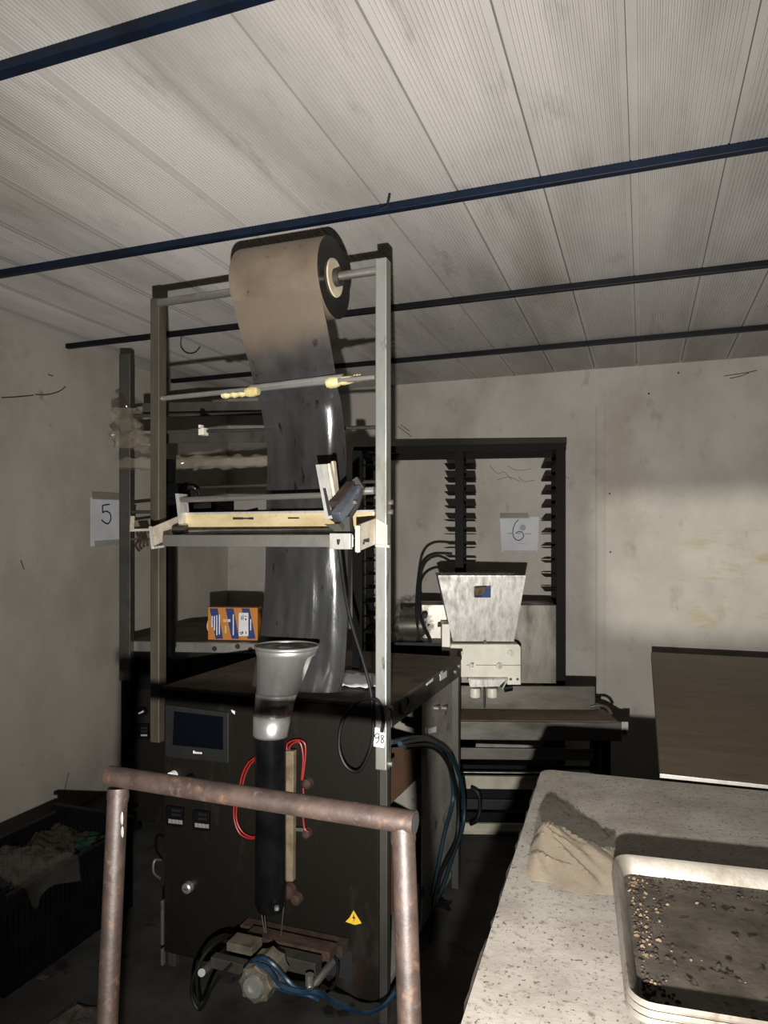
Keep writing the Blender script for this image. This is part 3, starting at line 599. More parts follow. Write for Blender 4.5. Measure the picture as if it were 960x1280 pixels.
# ================================================================= SECOND PACKAGING MACHINE (numbered 5)
q = deep(158, 803, 3.6)
F2 = Frame((q.x, q.y), 14.0); A2 = F2.at
m2 = thing('packaging_machine', F2, 'dark packaging machine behind the film machine, single post wrapped in clear plastic', 'machine')
W2, D2 = .86, .85; T2 = A2(250, 803, Y=0).z
print('m2', T2)
MB().box(.0, W2, 0, .02, .06, T2 - .05).build('front_panel', 'panel', m2, bevel=.003)
MB().box(-.0, W2, 0.021, D2, T2 - .03, T2 - .004).build('top_plate', 'topdust', m2)
rl = MB().box(0, W2, -.008, .02, T2 - .05, T2).build('top_rail', 'steel', m2, bevel=.002)
for (x, y) in ((268, 811), (297, 808), (313, 812)):
    p = A2(x, y, Y=-.008); MB().loft([circ(p, .013, 12, 'y'), circ(p + Vector((0, -.006, 0)), .010, 12, 'y')]).build('bolt', 'rustd', rl)
MB().box(0, .012, .022, D2, .06, T2 - .032).build('side_panel', 'panel', m2); MB().box(W2 - .012, W2, .022, D2, .06, T2 - .032).build('side_panel', 'panel', m2)
MB().box(.013, W2 - .013, D2 - .012, D2, .06, T2 - .032).build('back_panel', 'panel', m2)
for (x, y) in ((.03, .05), (W2 - .03, .05), (.03, D2 - .05), (W2 - .03, D2 - .05)):
    MB().box(x - .02, x + .02, y - .02, y + .02, 0, .06).build('foot', 'black', m2)
def pane2(pts, name, mat, Y=-.002, t=-.004, par=m2): return MB().prism([A2(x, y, Y=Y) for x, y in pts], (0, t, 0)).build(name, mat, par)
pane2(((168, 814), (236, 814), (236, 862), (168, 862)), 'screen_panel', 'black')
sw = A2(179, 889, Y=0)
s_ = MB().loft([circ(sw, .025, 14, 'y'), circ(sw + Vector((0, -.02, 0)), .022, 14, 'y')]).build('rotary_switch', 'black', m2)
MB().bar(sw + Vector((-.012, -.024, -.006)), sw + Vector((.012, -.024, .006)), .008, .008).build('switch_lever', 'nylon', s_)
tc2 = pane2(((169, 904), (187, 904), (187, 923), (169, 923)), 'temperature_controller', 'black', t=-.014)
for yy, c_ in ((909, 'bezel'), (913, 'bezel'), (918, 'inkgrey')):
    pane2(((176, yy), (184, yy), (184, yy + 2.2), (176, yy + 2.2)), 'digit_display', c_, Y=-.0165, t=-.001, par=tc2)
pa, pb = A2(151, 600, Y=-.03).x, A2(165, 600, Y=-.03).x
MB().box(pa, pb, -.05, -.009, A2(158, 850, Y=-.03).z, A2(158, 443, Y=-.03).z).build('upright', 'steel_dark', m2, bevel=.003)
MB().box(pa + .002, pb - .006, -.03, -.009, A2(158, 980, Y=-.03).z, A2(158, 851, Y=-.03).z).build('lower_post', 'black', m2)
MB().box(W2 - .02, W2 + .03, -.05, -.009, T2 - .2, 2.35).build('upright', 'steel_up', m2, bevel=.003)
for (y, r, mt) in ((520, .009, 'steel_dark'), (541, .009, 'chrome'), (640, .009, 'steel_dark')):
    a_ = A2(158, y, Y=-.03); MB().tube([(pb, -.03, a_.z), (W2 - .02, -.03, a_.z)], r, 8).build('cross_rod', mt, m2, smooth=True)
for (y, hh) in ((512, .03), (548, .03)):
    a_ = A2(158, y, Y=.1); MB().box(pb, W2, .09, .1, a_.z - hh, a_.z + hh).build('film_guide', 'steel_dark', m2)
MB().bar(A2(164, 663, Y=-.09), A2(190, 662, Y=-.09), .03, .012).bar(A2(165, 664, Y=-.09), A2(166, 645, Y=-.09), .02, .006).build('tray_bracket', 'bracket', m2)
MB().bar(A2(164, 674, Y=-.08), A2(190, 674, Y=-.08), .012, .012).build('tray_rod', 'steel_dark', m2)
for k_ in range(4):
    a_ = A2(172 + 3 * k_, 666, Y=-.1); MB().tube(spline([a_, a_ + Vector((.01, 0, -.03)), a_ + Vector((-.01 + .008 * k_, 0, -.06)), a_ + Vector((.01, 0, -.09 + .01 * k_))], 4), .006, 6).build('rag_tie', 'rustd', m2)
# plastic wrapped on post and cross bar
def wrap_tube(name, c0, c1, r, amp, n=26, m_=14, seed=1, mat='wrapclear'):
    c0, c1 = Vector(c0), Vector(c1); d = (c1 - c0).normalized(); e = d.cross(Vector((0, 1, 0.1))).normalized(); g = d.cross(e)
    P = []
    for i in range(n + 1):
        row = []
        for j in range(m_ + 1):
            t = 2 * math.pi * j / m_; c = c0.lerp(c1, i / n); dirv = e * math.cos(t) + g * math.sin(t)
            rr = r * (1 + amp * noise.noise(c * 22 + dirv * 1.3 + Vector((seed, 0, 0))))
            row.append(c + dirv * rr)
        row[-1] = row[0].copy(); P.append(row)
    return MB().grid(P).build(name, mat, m2, smooth=True)
wrap_tube('plastic_wrap', A2(158, 512, Y=-.03), A2(158, 562, Y=-.03), .062, .8, 20, 16, 3)
wrap_tube('plastic_wrap', A2(166, 548, Y=-.05), A2(190, 556, Y=-.05), .05, .7, 12, 14, 8)
wrap_tube('plastic_wrap', A2(150, 580, Y=-.035), A2(335, 576, Y=-.035), .032, .55, 50, 12, 5)
wrap_tube('plastic_wrap', A2(150, 508, Y=-.035), A2(160, 500, Y=-.035), .04, .7, 8, 12, 11, 'brownfilm')
# the printed spare-parts carton and a paper roll on its top
FC = Frame(F2.w(A2(290, 800, Z=T2 - .004)), 14.0); AC = FC.at
cl_, cr_ = AC(260, 799, Y=0).x, AC(322, 799, Y=0).x; ch = AC(290, 759.5, Y=0).z
cbx = thing('carton', FC, 'small orange and blue striped carton with white label on the dark machine top', 'box')
MB().box(cl_, cr_, 0, .07, 0, ch).build('box_body', 'orange', cbx, bevel=.001)
def cpan(pts, nm_, mt, Y): MB().prism([AC(x, y, Y=Y) for x, y in pts], (0, -.0006, 0)).build(nm_, mt, cbx)
for (a0, b0) in (((262, 272), (269.5, 279)), ((282, 292), (289.5, 299)), ((302, 312), (309.5, 319.5))):
    cpan(((a0[0], 760.5), (a0[1], 760.5), (b0[1], 798.5), (b0[0], 798.5)), 'blue_stripe', 'blue', -.0002)
for (x, y0, y1) in ((264.6, 770, 784), (267.4, 770, 788), (270.4, 769, 794), (273.6, 768, 793), (291, 768, 794), (312.7, 774, 788)):
    cpan(((x, y0), (x + 1.3, y0), (x + 1.3, y1), (x, y1)), 'print_line', 'paper', -.001)
cpan(((279, 774), (283.5, 774), (283.5, 777.5), (279, 777.5)), 'print_line', 'core', -.001); cpan(((284.5, 774), (288, 774), (288, 777.5), (284.5, 777.5)), 'print_line', 'papergrey', -.001)
cpan(((281, 782), (283.2, 782), (283.2, 791.5), (281, 791.5)), 'print_line', 'core', -.001)
cpan(((298.5, 766), (310.5, 766), (310.5, 795), (298.5, 795)), 'white_label', 'paper', -.0012)
for (x, y, w_, h_) in ((301.5, 770, .9, 5), (303.5, 769, .9, 6), (306, 770, 2, .9), (306.5, 773, 1.6, 2.4), (299.6, 790, 2.2, 1.2), (302.4, 789, 1.6, 3), (300, 792, 3, 1), (307, 789, 1, 3.4)):
    cpan(((x, y), (x + w_, y), (x + w_, y + h_), (x, y + h_)), 'label_print', 'ink', -.002)
pr = F2.w(A2(265, 800, Z=T2 - .004)) + Vector((-.04, .13, 0))
FP = Frame(pr, 14); prr = thing('tape_roll', FP, 'white paper tape roll standing behind the striped carton', 'tape roll')
def rc2(x, r): return [Vector((math.cos(2 * math.pi * i / 32) * r, x, .06 + math.sin(2 * math.pi * i / 32) * r)) for i in range(32)]
MB().loft([rc2(-.03, .06), rc2(.02, .06), rc2(.02, .03), rc2(-.03, .03), rc2(-.03, .06)], False, False).build('tape_winding', 'core', prr, smooth=True)

# ================================================================= TRAY RACK
q = deep(575, 700, 4.10); FK = Frame((q.x, q.y), TH * 180 / math.pi - 9); AK = FK.at
rk = thing('tray_rack', FK, 'black double bay tray rack with many angle runners against the back wall', 'rack')
HK = AK(575, 556, Y=0).z; DK = .40
xs = [AK(448, 600, Y=0).x, AK(574, 600, Y=0).x, AK(701, 600, Y=0).x]
print('rack', HK, xs)
for i, x in enumerate(xs):
    for y in (0, DK - .035):
        MB().box(x - .024, x + .024, y, y + .035, 0, HK - .0405).build('post', 'blackr', rk)
for y in (0, DK - .035): MB().box(xs[0] - .03, xs[2] + .03, y, y + .035, HK - .08 + .04, HK).build('top_beam', 'blackr', rk)
for x in xs: MB().box(x - .02, x + .02, .036, DK - .036, HK - .04, HK - .005).build('side_beam', 'blackr', rk)
MB().box(xs[0] - .024, xs[2] + .024, .0355, DK - .0355, .12, .15).build('base_beam', 'blackr', rk)
rm = MB(); RWD = .062
rm.box(0, RWD, .012, DK - .01, 0, .004)
rme = rm.mesh('runner', 'blackr')
rmm = MB(); rmm.box(-RWD, 0, .012, DK - .01, 0, .004)
rmf = rmm.mesh('runner', 'blackr')
zt = AK(575, 579, Y=0).z; dz = 17.7 * 4.1 / 885
for i in range(22):
    z = zt - i * dz
    if z < .2: break
    for x, me in ((xs[0] + .0245, rme), (xs[1] - .0245, rmf), (xs[1] + .0245, rme), (xs[2] - .0245, rmf)):
        o = put('runner', me, rk); o.location = (x, 0, z)

# ================================================================= DEPOSITOR WITH HOPPER AND CONVEYOR
q = deep(602, 720, 3.52); FD = Frame((q.x, q.y), TH * 180 / math.pi - 2); AD = FD.at
dp = thing('depositor', FD, 'dough depositor with scuffed aluminium hopper and white nozzle block over a conveyor', 'machine')
# hopper: tapered bin, open top
HD = .34
def hring(x0, x1, y, Y0, Y1):
    z = AD(602, y, Y=0).z
    a_, b_ = AD(x0, y, Y=0).x, AD(x1, y, Y=0).x
    return [Vector((a_, Y0, z)), Vector((b_, Y0, z)), Vector((b_, Y1, z)), Vector((a_, Y1, z))]
hp = MB().loft([hring(567, 643.5, 803, .04, .26), hring(548, 657, 720, 0, HD)], False, False).build('hopper', 'hopper', dp, solid=.004)
pr_ = hring(548, 657, 720, 0, HD)
MB().bar(pr_[0], pr_[1], .006, .006).build('hopper_rim', 'hopper', hp)
hz = lambda y: (y - 720) / 83 * .04
stk = lambda pts, nm_, mt, e: MB().prism([AD(x, y, Y=hz(y) - e) for x, y in pts], (0, -.0008, 0)).build(nm_, mt, hp)
stk(((593, 733), (613.5, 732), (613.5, 747), (593, 747)), 'sticker', 'blue', .003)
stk(((592.5, 733), (609, 732.5), (605, 740), (601, 746), (592.5, 746)), 'sticker_picture', 'lichen', .004)
stk(((594, 732.5), (608, 732), (608, 734), (594, 734.5)), 'sticker_edge', 'ink', .0048)
stk(((594, 744), (603, 744), (602, 746.5), (594, 746.5)), 'sticker_edge', 'ink', .0048)
stk(((606, 737), (612, 736.5), (612, 738), (606, 738.5)), 'sticker_print', 'hose', .005)
p = AD(606, 803, Y=.03); MB().loft([circ(p, .011, 10, 'y'), circ(p + Vector((0, -.012, 0)), .009, 10, 'y')]).build('bolt', 'steel_dark', hp)
# nozzle block
b0, b1 = AD(563, 830, Y=.0), AD(651, 830, Y=.0)
zt_, zb_ = AD(600, 805, Y=0).z, AD(600, 856, Y=0).z
nb = MB().prism([AD(563, 808, Y=0), AD(565, 805.5, Y=0), AD(648, 805.5, Y=0), AD(651, 809, Y=0), AD(651, 856, Y=0), AD(634, 856, Y=0), AD(634, 846.5, Y=0), AD(563, 846.5, Y=0)], (0, .22, 0)).build('nozzle_block', 'nylon', dp, bevel=.002)
MB().box(AD(583, 831, Y=-.001).x, b1.x, -.0008, .0, AD(600, 831.6, Y=0).z, AD(600, 831, Y=0).z).build('seam', 'bezel', nb)
for (x, y, r) in ((575, 816, .016), (638, 816, .016), (590.5, 832, .017), (624, 832, .017)):
    p = AD(x, y, Y=0); s_ = MB().loft([circ(p, r, 16, 'y'), circ(p + Vector((0, -.008, 0)), r * .95, 16, 'y'), circ(p + Vector((0, -.008, 0)), r * .5, 16, 'y'), circ(p + Vector((0, -.004, 0)), r * .45, 16, 'y')]).build('socket_bolt', 'steel_up', nb, smooth=True)
for (x, y) in ((638.5, 849), (647, 849)):
    p = AD(x, y, Y=0); MB().loft([circ(p, .007, 10, 'y'), circ(p + Vector((0, -.002, 0)), .006, 10, 'y')]).build('screw', 'steel_dark', nb)
# nozzle shelf and two nozzles
MB().prism([AD(585, 850, Y=-.02), AD(632, 850, Y=-.02), AD(624, 858, Y=-.02), AD(588, 859, Y=-.02)], (0, .06, 0)).build('nozzle_plate', 'hopper', dp)
MB().bar(AD(585, 848, Y=-.02), AD(634, 848, Y=-.02), .05, .006).bar(AD(634, 848, Y=-.02), AD(627, 860, Y=-.02), .05, .006).build('plate_rim', 'steel', dp)
for x in (594, 615):
    a_, b_ = AD(x, 860, Y=.01), AD(x, 872, Y=.01)
    MB().tube([a_, a_.lerp(b_, .2), a_.lerp(b_, .9), b_], [.024, .027, .027, .022], 14).build('nozzle', 'nylon', dp, smooth=True)
MB().tube([AD(605.5, 860, Y=.0), AD(605.5, 885, Y=.0)], .006, 8).build('drip_pin', 'steel_dark', dp)
MB().tube([AD(630, 861, Y=.02), AD(640, 859, Y=.02)], .018, 12).build('cam_roller', 'black', dp)
# steel body behind
yb = .235
q0, q1 = AD(527, 760, Y=yb), AD(697, 757, Y=yb); zb0 = AD(690, 856, Y=yb).z
MB().box(q0.x, q1.x, yb + .03, yb + .26, zb0, q1.z).build('machine_body', 'body', dp, bevel=.003)
MB().box(AD(552, 790, Y=.1).x, AD(562, 790, Y=.1).x, .06, .22, AD(556, 812, Y=.1).z, AD(556, 779, Y=.1).z).build('pivot_block', 'nylon', dp, bevel=.002)
MB().tube([AD(548, 782, Y=.12), AD(565, 778, Y=.06)], .008, 8).build('pivot_rod', 'steel', dp)
# gearmotor under crumpled clear plastic at the left of the body
gm = MB(); c = AD(513, 782, Y=.2)
P = []
for i in range(29):
    row = []
    for j in range(49):
        th, ph = math.pi * i / 28, 2 * math.pi * j / 48
        d_ = Vector((math.sin(th) * math.cos(ph) * 1.15, math.sin(th) * math.sin(ph), math.cos(th)))
        row.append(c + d_ * .085 * (1 + .5 * noise.noise(d_ * 5) + .2 * noise.noise(d_ * 13)))
    row[-1] = row[0].copy(); P.append(row)
gm.grid(P).build('motor_wrap', 'clear', dp, smooth=True)
MB().loft([circ(c + Vector((-.06, 0, 0)), .055, 16, 'x'), circ(c + Vector((.07, 0, 0)), .055, 16, 'x')]).build('drive_motor', 'steel_dark', dp, smooth=True)
MB().box(c.x - .14, c.x + .16, .1, .3, AD(520, 825, Y=.15).z, c.z - .075).build('motor_base', 'black', dp)
for pp in ([(524, 800, .15), (521, 770, .15), (522, 730, .18), (528, 703, .2), (542, 692, .22), (565, 692, .24)], [(525, 790, .16), (524, 740, .18), (530, 718, .2), (545, 709, .22), (560, 714, .24)],
           [(524, 765, .14), (530, 785, .12), (537, 800, .12), (540, 815, .12)]):
    MB().tube(spline([AD(x, y, Y=Y) for x, y, Y in pp], 7), .0075, 8).build('power_cable', 'rubber', dp, smooth=True)
p = AD(531, 769, Y=.14); MB().loft([circ(p, .016, 10, 'y'), circ(p + Vector((0, -.03, 0)), .014, 10, 'y')]).build('cable_knob', 'black', dp)
# conveyor bed
cfy = -.14; cz0 = AD(690, 903, Y=cfy).z; cz1 = AD(690, 926, Y=cfy).z
xl_, xr_ = AD(470, 903, Y=cfy).x, AD(785, 903, Y=cfy).x
MB().box(xl_, xr_, cfy, cfy + .02, cz1, cz0).build('front_rail', 'rail', dp, bevel=.003)
MB().box(xr_ - .03, xr_, cfy - .003, cfy, cz1, cz0 + .006).build('rail_end', 'hopper', dp)
p = AD(780, 915, Y=cfy - .003); MB().loft([circ(p, .012, 12, 'y'), circ(p + Vector((0, -.006, 0)), .01, 12, 'y')]).build('bolt', 'steel_dark', dp)
zbelt = cz0 + .002
bp_ = []
xe = xr_ - .03
prof_ = [(xl_, zbelt), (xe - .02, zbelt), (xe, zbelt - .008), (xe + .012, zbelt - .03), (xe, zbelt - .05), (xe - .02, zbelt - .056), (xl_, zbelt - .056)]
MB().prism([(x, cfy + .022, z) for x, z in prof_], (0, .24, 0)).build('conveyor_belt', 'belt', dp, smooth=True)
zg0, zg1 = AD(690, 858, Y=.11).z, AD(690, 876, Y=.11).z
MB().box(xl_, AD(744, 860, Y=.11).x, .11, .125, zg1 - .05, zg0).build('back_guard', 'rail', dp, bevel=.002)
MB().box(xl_, xr_ - .06, .126, .15, zg1 - .08, zg1 - .02).build('rear_rail', 'steel_dark', dp)
MB().tube(spline([AD(738, 884, Y=.1), AD(752, 882, Y=.08), AD(760, 886, Y=.05), AD(764, 893, Y=.02)], 6), .008, 8).build('belt_strip', 'body', dp, smooth=True)
# lower frame
for (ya, yb2, Y, mt, nm_) in ((934, 951, -.10, 'rail', 'lower_rail'), (964, 968, -.05, 'steel_up', 'lower_rod'), (969, 988, .02, 'paleb', 'cross_board'), (998, 1014, .02, 'bezel', 'cross_board'), (1028, 1046, .02, 'paleb', 'cross_board'), (1120, 1150, .06, 'paleb', 'cross_board')):
    a_, b_ = AD(480, ya, Y=Y), AD(742, yb2, Y=Y); MB().box(a_.x, b_.x, Y, Y + .02, max(b_.z, .03), a_.z).build(nm_, mt, dp, bevel=.002)
for x in (xl_ + .05, AD(750, 930, Y=0).x):
    for y in (-.115, .08):
        MB().box(x - .02, x + .02, y, y + .04, 0, cz1 - .001).build('leg', 'blackr', dp)
for (y, h) in ((958, .012), (991, .03), (1020, .03), (1060, .07)):
    a_ = AD(600, y, Y=.05); MB().box(xl_ + .07, AD(745, y, Y=.05).x, .05, .06, a_.z - h, a_.z + h * .6).build('back_slat', 'black', dp)
MB().tube(spline([AD(589, 985, Y=-.08), AD(598, 992, Y=-.1), AD(600, 1010, Y=-.1), AD(596, 1025, Y=-.1), AD(588, 1030, Y=-.08)], 6), .01, 8).build('power_cable', 'rubber', dp, smooth=True)

# ================================================================= PAPER NUMBER SHEETS ON THE WALLS
def sheet(pts, getp, off, label, strokes, r, extra=None, mat='papergrey', tapes=()):
    o = MB().prism([getp(*p_) for p_ in pts], off); 
    c = sum(o.v, Vector()) / len(o.v); o.v = [v_ - c for v_ in o.v]
    root = bpy.data.objects.new('number_sheet', None); COL.objects.link(root); root.location = c; tag(root, label, 'sign')
    pb_ = o.build('sheet', mat, root)
    d = MB()
    for s_ in strokes: d.tube([p_ - c + Vector(off) * 1.6 for p_ in spline([getp(*p_) for p_ in s_], 6)], r, 5)
    d.build('number', 'ink', root)
    for t_ in tapes:
        MB().prism([getp(*p_) - c + Vector(off) for p_ in t_], Vector(off) * .6).build('tape', 'tapeclear', root)
    return root, c
sheet(((113, 622), (151, 624), (151, 681), (113, 683)), lambda x, y: onu(x, y, UL + .001), (.0015, 0, 0), 'white sheet with handwritten number 5 taped to the left wall',
      [[(136.5, 630.5), (132, 631), (127.5, 632)], [(127.5, 632), (127.8, 641)], [(127.8, 641), (132, 639), (137, 642), (138, 649), (134.5, 654.5), (130, 653), (126.5, 650)]], .0045,
      tapes=(((115, 614), (150, 616), (150, 625), (115, 624)), ((118, 676), (149, 674), (149, 681), (118, 683))))
r6, c6 = sheet(((625, 647), (674, 646), (672, 690), (627, 690)), lambda x, y: onv(x, y, VB - .001), (0, -.0015, 0), 'white printed sheet with handwritten number 6 taped to the back wall',
      [[(648, 649.5), (643, 656), (641, 665), (643, 672.5), (648, 675.5), (653, 673), (654.5, 668.5), (652, 665), (648, 664.5), (645, 666.5)]], .0028,
      tapes=(((625, 641), (660, 641), (662, 648), (625, 648)),))
g6 = lambda x, y, e=.004: onv(x, y, VB - e) - c6
pcn = g6(653.5, 659.5); MB().loft([circ(pcn, .020, 20, 'y'), circ(pcn + Vector((0, -.0008, 0)), .020, 20, 'y')]).build('printed_dot', 'inkgrey', r6)
for (x0_, x1_, y_, h_) in ((634, 641, 666, 1.6), (644, 651, 666, 1.4), (656, 664, 666.5, 1.5), (629, 671, 688.2, 1.3), (648, 656, 679, .7)):
    MB().prism([g6(x0_, y_), g6(x1_, y_), g6(x1_, y_ + h_), g6(x0_, y_ + h_)], (0, -.0006, 0)).build('print_line', 'inkgrey', r6)

# ================================================================= DARK WORKTABLE ALONG THE BACK
q = onz(825, 967, .88); FT = Frame((q.x, q.y), 0)
t2 = thing('work_table', FT, 'long table with dark brown stained top and bright steel front edge', 'table')
L2 = onz(815, 815, .88).y - q.y
MB().box(0, 1.25, .003, L2, .845, .88).build('table_top', 'mesa', t2, bevel=.003)
MB().box(-.001, 1.25, -.004, .002, .857, .881).build('steel_edge', 'steel', t2, bevel=.001)
for x in (.08, 1.15):
    for y in (.1, L2 - .1): MB().box(x - .025, x + .025, y - .025, y + .025, 0, .8445).build('leg', 'blackr', t2)
MB().box(.06, 1.2, .3, .32, .12, .7).build('lower_panel', 'black', t2)

# ================================================================= WHITE SPECKLED TABLE
ZT = .88
q = onz(677, 961, ZT); FW = Frame((q.x, q.y), 2.0); AW = FW.at
t1 = thing('work_table', FW, 'white speckled table with rounded corner and chipped dark edge', 'table')
rad = .035; poly = []
for cxp, cyp, a0 in ((rad, -rad, 180), (1.9 - rad, -rad, 90), (1.9 - rad, -1.42 + rad, 0), (rad, -1.42 + rad, -90)):
    for k_ in range(7):
        t = R(a0 - 15 * k_); poly.append((cxp + math.cos(t) * rad, cyp + math.sin(t) * rad, ZT))
top = MB().prism(poly, (0, 0, -.004)).build('table_top', 'white', t1)
random.seed(3)
ep = []
for i, p_ in enumerate(poly):
    nx = poly[(i + 1) % len(poly)]; d_ = (Vector(nx) - Vector(p_)).length; m_ = max(1, int(d_ / .03))
    for k_ in range(m_): ep.append(Vector(p_).lerp(Vector(nx), k_ / m_))
cen = Vector((.95, -.71, 0))
ring0 = [p_ + Vector((0, 0, -.004)) for p_ in ep]
ring1 = [p_ + Vector((0, 0, -.006)) + (p_ - Vector((.95, -.71, ZT))).normalized() * (.004 + random.uniform(-.003, .003)) for p_ in ep]
ring2 = [r_ + Vector((0, 0, -.034)) for r_ in ring1]
MB().loft([ring0, ring1, ring2]).build('table_edge', 'edge', t1)
for x in (.08, 1.82):
    for y in (-.1, -1.32): MB().box(x - .025, x + .025, y - .025, y + .025, 0, ZT - .041).build('leg', 'blackr', t1)
MB().box(.1, 1.8, -.12, -.1, ZT - .14, ZT - .042).build('apron', 'black', t1)
MB().box(.07, .09, -1.29, -.13, ZT - .14, ZT - .042).build('apron', 'black', t1)
# ---- stack of baking trays
TW, TD, THH = .62, .455, .030
def tray_mesh(bedmat):
    def rr(x0, y0, x1, y1, r, z):
        out = []
        for cx_, cy_, a0 in ((x1 - r, y1 - r, 0), (x0 + r, y1 - r, 90), (x0 + r, y0 + r, 180), (x1 - r, y0 + r, 270)):
            for k_ in range(6): t = R(a0 + 18 * k_); out.append(Vector((cx_ + math.cos(t) * r, cy_ + math.sin(t) * r, z)))
        return out
    w = MB().loft([rr(.018, .018, TW - .018, TD - .018, .02, .002), rr(.008, .008, TW - .008, TD - .008, .026, THH - .004), rr(.003, .003, TW - .003, TD - .003, .03, THH), rr(0, 0, TW, TD, .032, THH - .003), rr(0, 0, TW, TD, .032, THH - .0058), rr(.0018, .0018, TW - .0018, TD - .0018, .031, THH - .0082), rr(.0042, .0042, TW - .0042, TD - .0042, .03, THH - .0096)], False, False).mesh('tray_wall', 'tray', True)
    b = MB().prism(rr(.018, .018, TW - .018, TD - .018, .02, .002), (0, 0, -.0015)).mesh('tray_bed', bedmat)
    return w, b
pf = onz(768, 1064, ZT + .052); pn = onz(789, 1243, ZT + .052)
ang = math.atan2(-(pf - pn).x, (pf - pn).y); print('tray', (pf - pn).length, math.degrees(ang))
TD = (pf - pn).length + .012
tw, tb = tray_mesh('traybed')
tdv = Vector((-math.sin(ang), math.cos(ang), 0)); txv = Vector((math.cos(ang), math.sin(ang), 0))
base = pn - txv * .004 - tdv * .008
labs = ['bottom baking tray of the stack, lying on the speckled white table', 'middle baking tray of the stack on the speckled white table', 'top baking tray of the stack with crusty burnt crumbs in it']
TP = .0096
for i in range(3):
    f_ = Frame((base.x + .0006 * (i - 2) * txv.x, base.y + .0006 * (i - 2), ZT - .0004 + TP * i), math.degrees(ang) + (2 - i) * .08)
    t_ = thing('baking_tray', f_, labs[i], 'tray', 'stacked baking trays')
    put('tray_wall', tw, t_); put('tray_bed', tb, t_)
zb_ = ZT - .0004 + TP * 2 + .0024
cr = MB(); cr2 = MB(); random.seed(11)
def flake(mb, p_, s):
    vs_ = []
    a0 = random.random() * 6.28
    nn = random.choice((4, 5, 6))
    for k_ in range(nn):
        t = a0 + 2 * math.pi * k_ / nn; r_ = s * random.uniform(.5, 1.1); vs_.append(p_ + Vector((math.cos(t) * r_, math.sin(t) * r_, random.uniform(.0, .5) * s)))
    vs_.append(p_ + Vector((0, 0, s * .8))); vs_ += [Vector((v_.x, v_.y, p_.z - .0005)) for v_ in vs_[:nn]]
    fs_ = [(k_, (k_ + 1) % nn, nn) for k_ in range(nn)] + [(k_, nn + 1 + k_, nn + 1 + (k_ + 1) % nn, (k_ + 1) % nn) for k_ in range(nn)]
    mb.add(vs_, fs_)
def inb(x, y): return base + txv * x + tdv * y + Vector((0, 0, zb_ - base.z))
for k_ in range(420):
    x = .024 + abs(random.gauss(0, .022)); y = random.uniform(.03, TD - .03)
    if random.random() < .35 + .5 * (noise.noise(Vector((x * 20, y * 14, 0))) > 0): flake(random.choice((cr, cr, cr2)), inb(x, y), random.uniform(.001, .0045))
for k_ in range(260):
    flake(cr, inb(random.uniform(.03, TW - .03), TD - .024 - abs(random.gauss(0, .03))), random.uniform(.0012, .0045))
for k_ in range(240):
    x, y = random.uniform(.03, TW - .03), random.uniform(.03, TD - .03)
    if noise.noise(Vector((x * 13, y * 13, 4))) > .05: flake(random.choice((cr, cr, cr2)), inb(x, y), random.uniform(.0012, .005))
tag(cr.build('dark_crumbs', 'crumb'), 'dark burnt crumbs scattered inside the top baking tray', 'crumbs', kind='stuff')
tag(cr2.build('pale_crust', 'lichen'), 'pale flaky crust along the baking tray edge', 'crumbs', kind='stuff')
# ---- plastic bag on the table
bot = [onz(x, y, ZT + .001) for x, y in ((657, 1097), (668, 1101), (690, 1104), (712, 1114), (735, 1119), (752, 1118), (768, 1118))]
topz = [(672, 1042, .04), (682, 1034, .058), (692, 1031, .062), (706, 1040, .055), (726, 1051, .045), (748, 1058, .038), (766, 1064, .034)]
ridge = [onz(x, y, ZT + h) for x, y, h in topz]
back = [r_ + Vector((.01, .045, -(r_.z - ZT) + .002)) for r_ in ridge]
G = []
NB = 30
bot, ridge, back = spline(bot, 9), spline(ridge, 9), spline(back, 9)
for i in range(NB + 1):
    t = i / NB; row = []
    for j in range(len(bot)):
        b_, r_, k_ = bot[j], ridge[j], back[j]
        if t < .72: s_ = t / .72; p_ = b_.lerp(r_, s_); p_.z = ZT + .001 + (r_.z - ZT) * (math.sin(s_ * math.pi / 2) ** .85)
        else: s_ = (t - .72) / .28; p_ = r_.lerp(k_, s_)
        w_ = min(1, t * 6) * min(1, (1 - t) * 6 + .1)
        f_ = noise.noise(Vector((p_.x * 16 + p_.y * 22, p_.y * 6 - p_.x * 9, 2))) * .012 + (.5 - abs(noise.noise(Vector((p_.x * 26 + p_.y * 44, p_.y * 12 - p_.x * 8, 5))))) * .020
        p_ = p_ + Vector((0, 0, max(f_ * w_, ZT + .001 - p_.z))); row.append(p_)
    G.append(row)
tag(MB().grid(G).build('plastic_bag', 'bag', smooth=True), 'crumpled clear beige plastic bag on the white table beside the trays', 'bag')

# ================================================================= RUSTY PIPE TROLLEY
PR = .0162
pA, pB = onz(136, 969, 1.105), onz(519, 1029, 1.105)
FQ = Frame(((pA.x + pB.x) / 2, (pA.y + pB.y) / 2), math.degrees(math.atan2((pB - pA).y, (pB - pA).x))); AQ = FQ.at
tq = thing('pipe_trolley', FQ, 'rusty brown steel pipe push frame standing before the packaging machine', 'trolley')
zq = AQ(325, 1000, Y=0).z
hl = (pB - pA).length / 2
print('trolley', hl * 2, zq, FQ.rot)
def pipe(pts, r, nn=24): return MB().tube(pts, r, nn)
ctop = AQ(325, 999, Y=0)
ax0, ax1 = AQ(137, 969.5, Y=0), AQ(519, 1028.5, Y=0)
hb = pipe([ax0, ax1], PR)
hb.build('handle_bar', 'rust', tq, smooth=True)
for (c_, s_) in ((ax0, -1), (ax1, 1)):
    MB().loft([circ(c_ + Vector((s_ * .0006, 0, 0)), PR * .78, 20, 'x'), circ(c_ + Vector((s_ * .0010, 0, 0)), PR * .74, 20, 'x')]).build('pipe_mouth', 'ink', tq)
